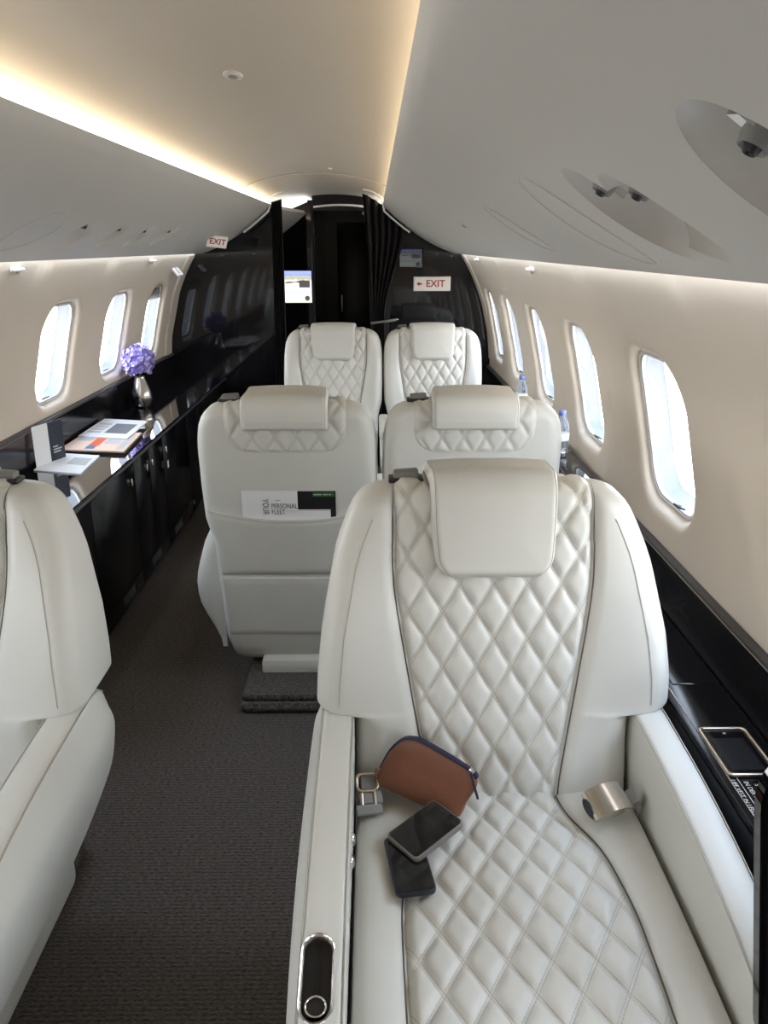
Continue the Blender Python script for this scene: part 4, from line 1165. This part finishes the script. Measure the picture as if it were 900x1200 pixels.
exit_sign((.715, YB-.012, 1.309), (0, 0, 0), .258, .098, 'illuminated exit sign with a left arrow on the black bulkhead', True)
p, et, ey, n = frame_at(-1, .46, 5.08)
fn_ = (Vector((.42, -.80, -.40))).normalized(); ex = Vector((.80, .42, .02)); ex = (ex-fn_*ex.dot(fn_)).normalized(); ex = (Matrix.Rotation(math.radians(-8), 3, fn_) @ ex); ez = ex.cross(-fn_)
if ez.z < 0: ez = -ez
exit_sign((0, 0, 0), (0, 0, 0), .125, .075, 'small exit sign on the left overhead panel', False, basis(p+n*.030, ex, -fn_, ez))

# small fittings
def hook(s, y, z, lb):
    o = empty('coat_hook', wall_pt(s, y, z)); tag(o, lb, 'hook', 'small white pulls below the overhead panels'); iv = -Vector(o.location)
    pts = [Vector(wall_pt(s, y-.035, z, -.004))+iv, Vector(wall_pt(s, y-.03, z+.004, -.016))+iv, Vector(wall_pt(s, y+.03, z+.004, -.016))+iv, Vector(wall_pt(s, y+.035, z, -.004))+iv, Vector(wall_pt(s, y+.03, z-.018, -.006))+iv]
    tube('hook_bar', pts, .006, M_whitep, o, 8)
    box('hook_plate', (Vector(wall_pt(s, y, z, -.001))+iv), (.006, .08, .022), M_whitep, o, bev=.003)
hook(-1, 4.72, 1.485, 'small white pull under the left overhead panel, above the vase')
hook(-1, 2.93, 1.485, 'small white pull under the left overhead panel at the photo edge')
hook(1, 3.30, 1.475, 'small white pull under the right overhead panel, middle of the wall')
hook(1, 5.00, 1.485, 'small white pull under the right overhead panel near the bulkhead')
eh = empty('exit_handle_cover', wall_pt(-1, 5.42, 1.415)); tag(eh, 'cream latch cover with a dark handle above the last left window', 'latch')
b_ = box('cover_plate', (.006, 0, 0), (.014, .15, .10), M_whitep, eh, bev=.005, rot=(0, math.radians(-38), 0))
box('latch_handle', (.016, -.01, -.010), (.012, .05, .045), M_grey, eh, bev=.004, rot=(0, math.radians(-38), 0))
def dot(loc, rx, ry, lb, nm='ceiling_sensor', n=Vector((0, 0, -1))):
    o = empty(nm, loc); tag(o, lb, 'sensor', 'small ceiling fittings')
    u = Vector((1, 0, 0)); u = (u-n*u.dot(n)).normalized(); w = n.cross(u)
    def ring(k, h): return [u*rx*k*math.cos(2*PI*q/24)+w*ry*k*math.sin(2*PI*q/24)+n*h for q in range(24)]
    link('plate', fixn(grid_mesh('plate', [ring(1, -.003), ring(1, .002), ring(.9, .004), ring(.6, .004)], cv=True, caps=True)), M_psu, o, angle=40)
    link('lens', fixn(grid_mesh('lens', [ring(.55, .003), ring(.5, .006), ring(.3, .007)], cv=True, caps=True)), M_grey, o, angle=40)
dot((-.01, 2.10, 1.938), .022, .045, 'small oval fitting in the middle of the ceiling')
dot((.09, 4.45, 1.936), .012, .012, 'tiny round fitting near the far ceiling seam')
q_ = pn(1, .51, 2.82, .0); nn_ = (pn(1, .51, 2.82, .01)-q_).normalized()
dot(q_, .016, .016, 'tiny dark round fitting on the right overhead panel', n=nn_)
sm_ = [(.455*math.sin(a), 4.75, 1.842+.095*(math.cos(a)-math.cos(1.25))/(1-math.cos(1.25))) for a in [lerp(-1.1, 1.1, k/24) for k in range(25)]]
struct(tube('trim_9', sm_, .003, M_ceil, None, 6), 'thin seam across the arched ceiling panel', 'trim')

# ------------------------------------------------------------------ daylight, camera
W = bpy.data.worlds.new('sky'); S.world = W; W.use_nodes = True; nt = W.node_tree
bg = nt.nodes['Background']; tc = nt.nodes.new('ShaderNodeTexCoord'); sp = nt.nodes.new('ShaderNodeSeparateXYZ'); cr = nt.nodes.new('ShaderNodeValToRGB')
nt.links.new(tc.outputs['Generated'], sp.inputs[0])
mr = nt.nodes.new('ShaderNodeMapRange'); mr.inputs['From Min'].default_value = -1; mr.inputs['From Max'].default_value = 1
nt.links.new(sp.outputs[2], mr.inputs['Value']); nt.links.new(mr.outputs[0], cr.inputs[0]); nt.links.new(cr.outputs[0], bg.inputs[0])
el = cr.color_ramp.elements; el[0].position = 0; el[0].color = (.50, .51, .52, 1); el[1].position = 1; el[1].color = (.55, .72, 1, 1)
e = el.new(.47); e.color = (.60, .62, .64, 1); e = el.new(.52); e.color = (1, 1, 1, 1); e = el.new(.68); e.color = (.86, .93, 1, 1)
bg.inputs[1].default_value = 11.0

cam = bpy.data.cameras.new('camera'); co = bpy.data.objects.new('camera', cam); COL.objects.link(co)
cam.sensor_fit = 'VERTICAL'; cam.sensor_height = 36; cam.lens = 36*940/1200; cam.clip_start = .02
co.location = (.32, 0, 1.56); co.rotation_euler = (math.radians(90)-math.atan(312/940), 0, -math.atan(10/940))
S.camera = co
S.view_settings.view_transform = 'Standard'; S.view_settings.look = 'None'; S.view_settings.gamma = 1; S.view_settings.exposure = 0.30
S.view_settings.use_curve_mapping = False
S.cycles.max_bounces = 10; S.cycles.diffuse_bounces = 6; S.cycles.glossy_bounces = 5; S.cycles.transparent_max_bounces = 12
S.cycles.sample_clamp_indirect = 6
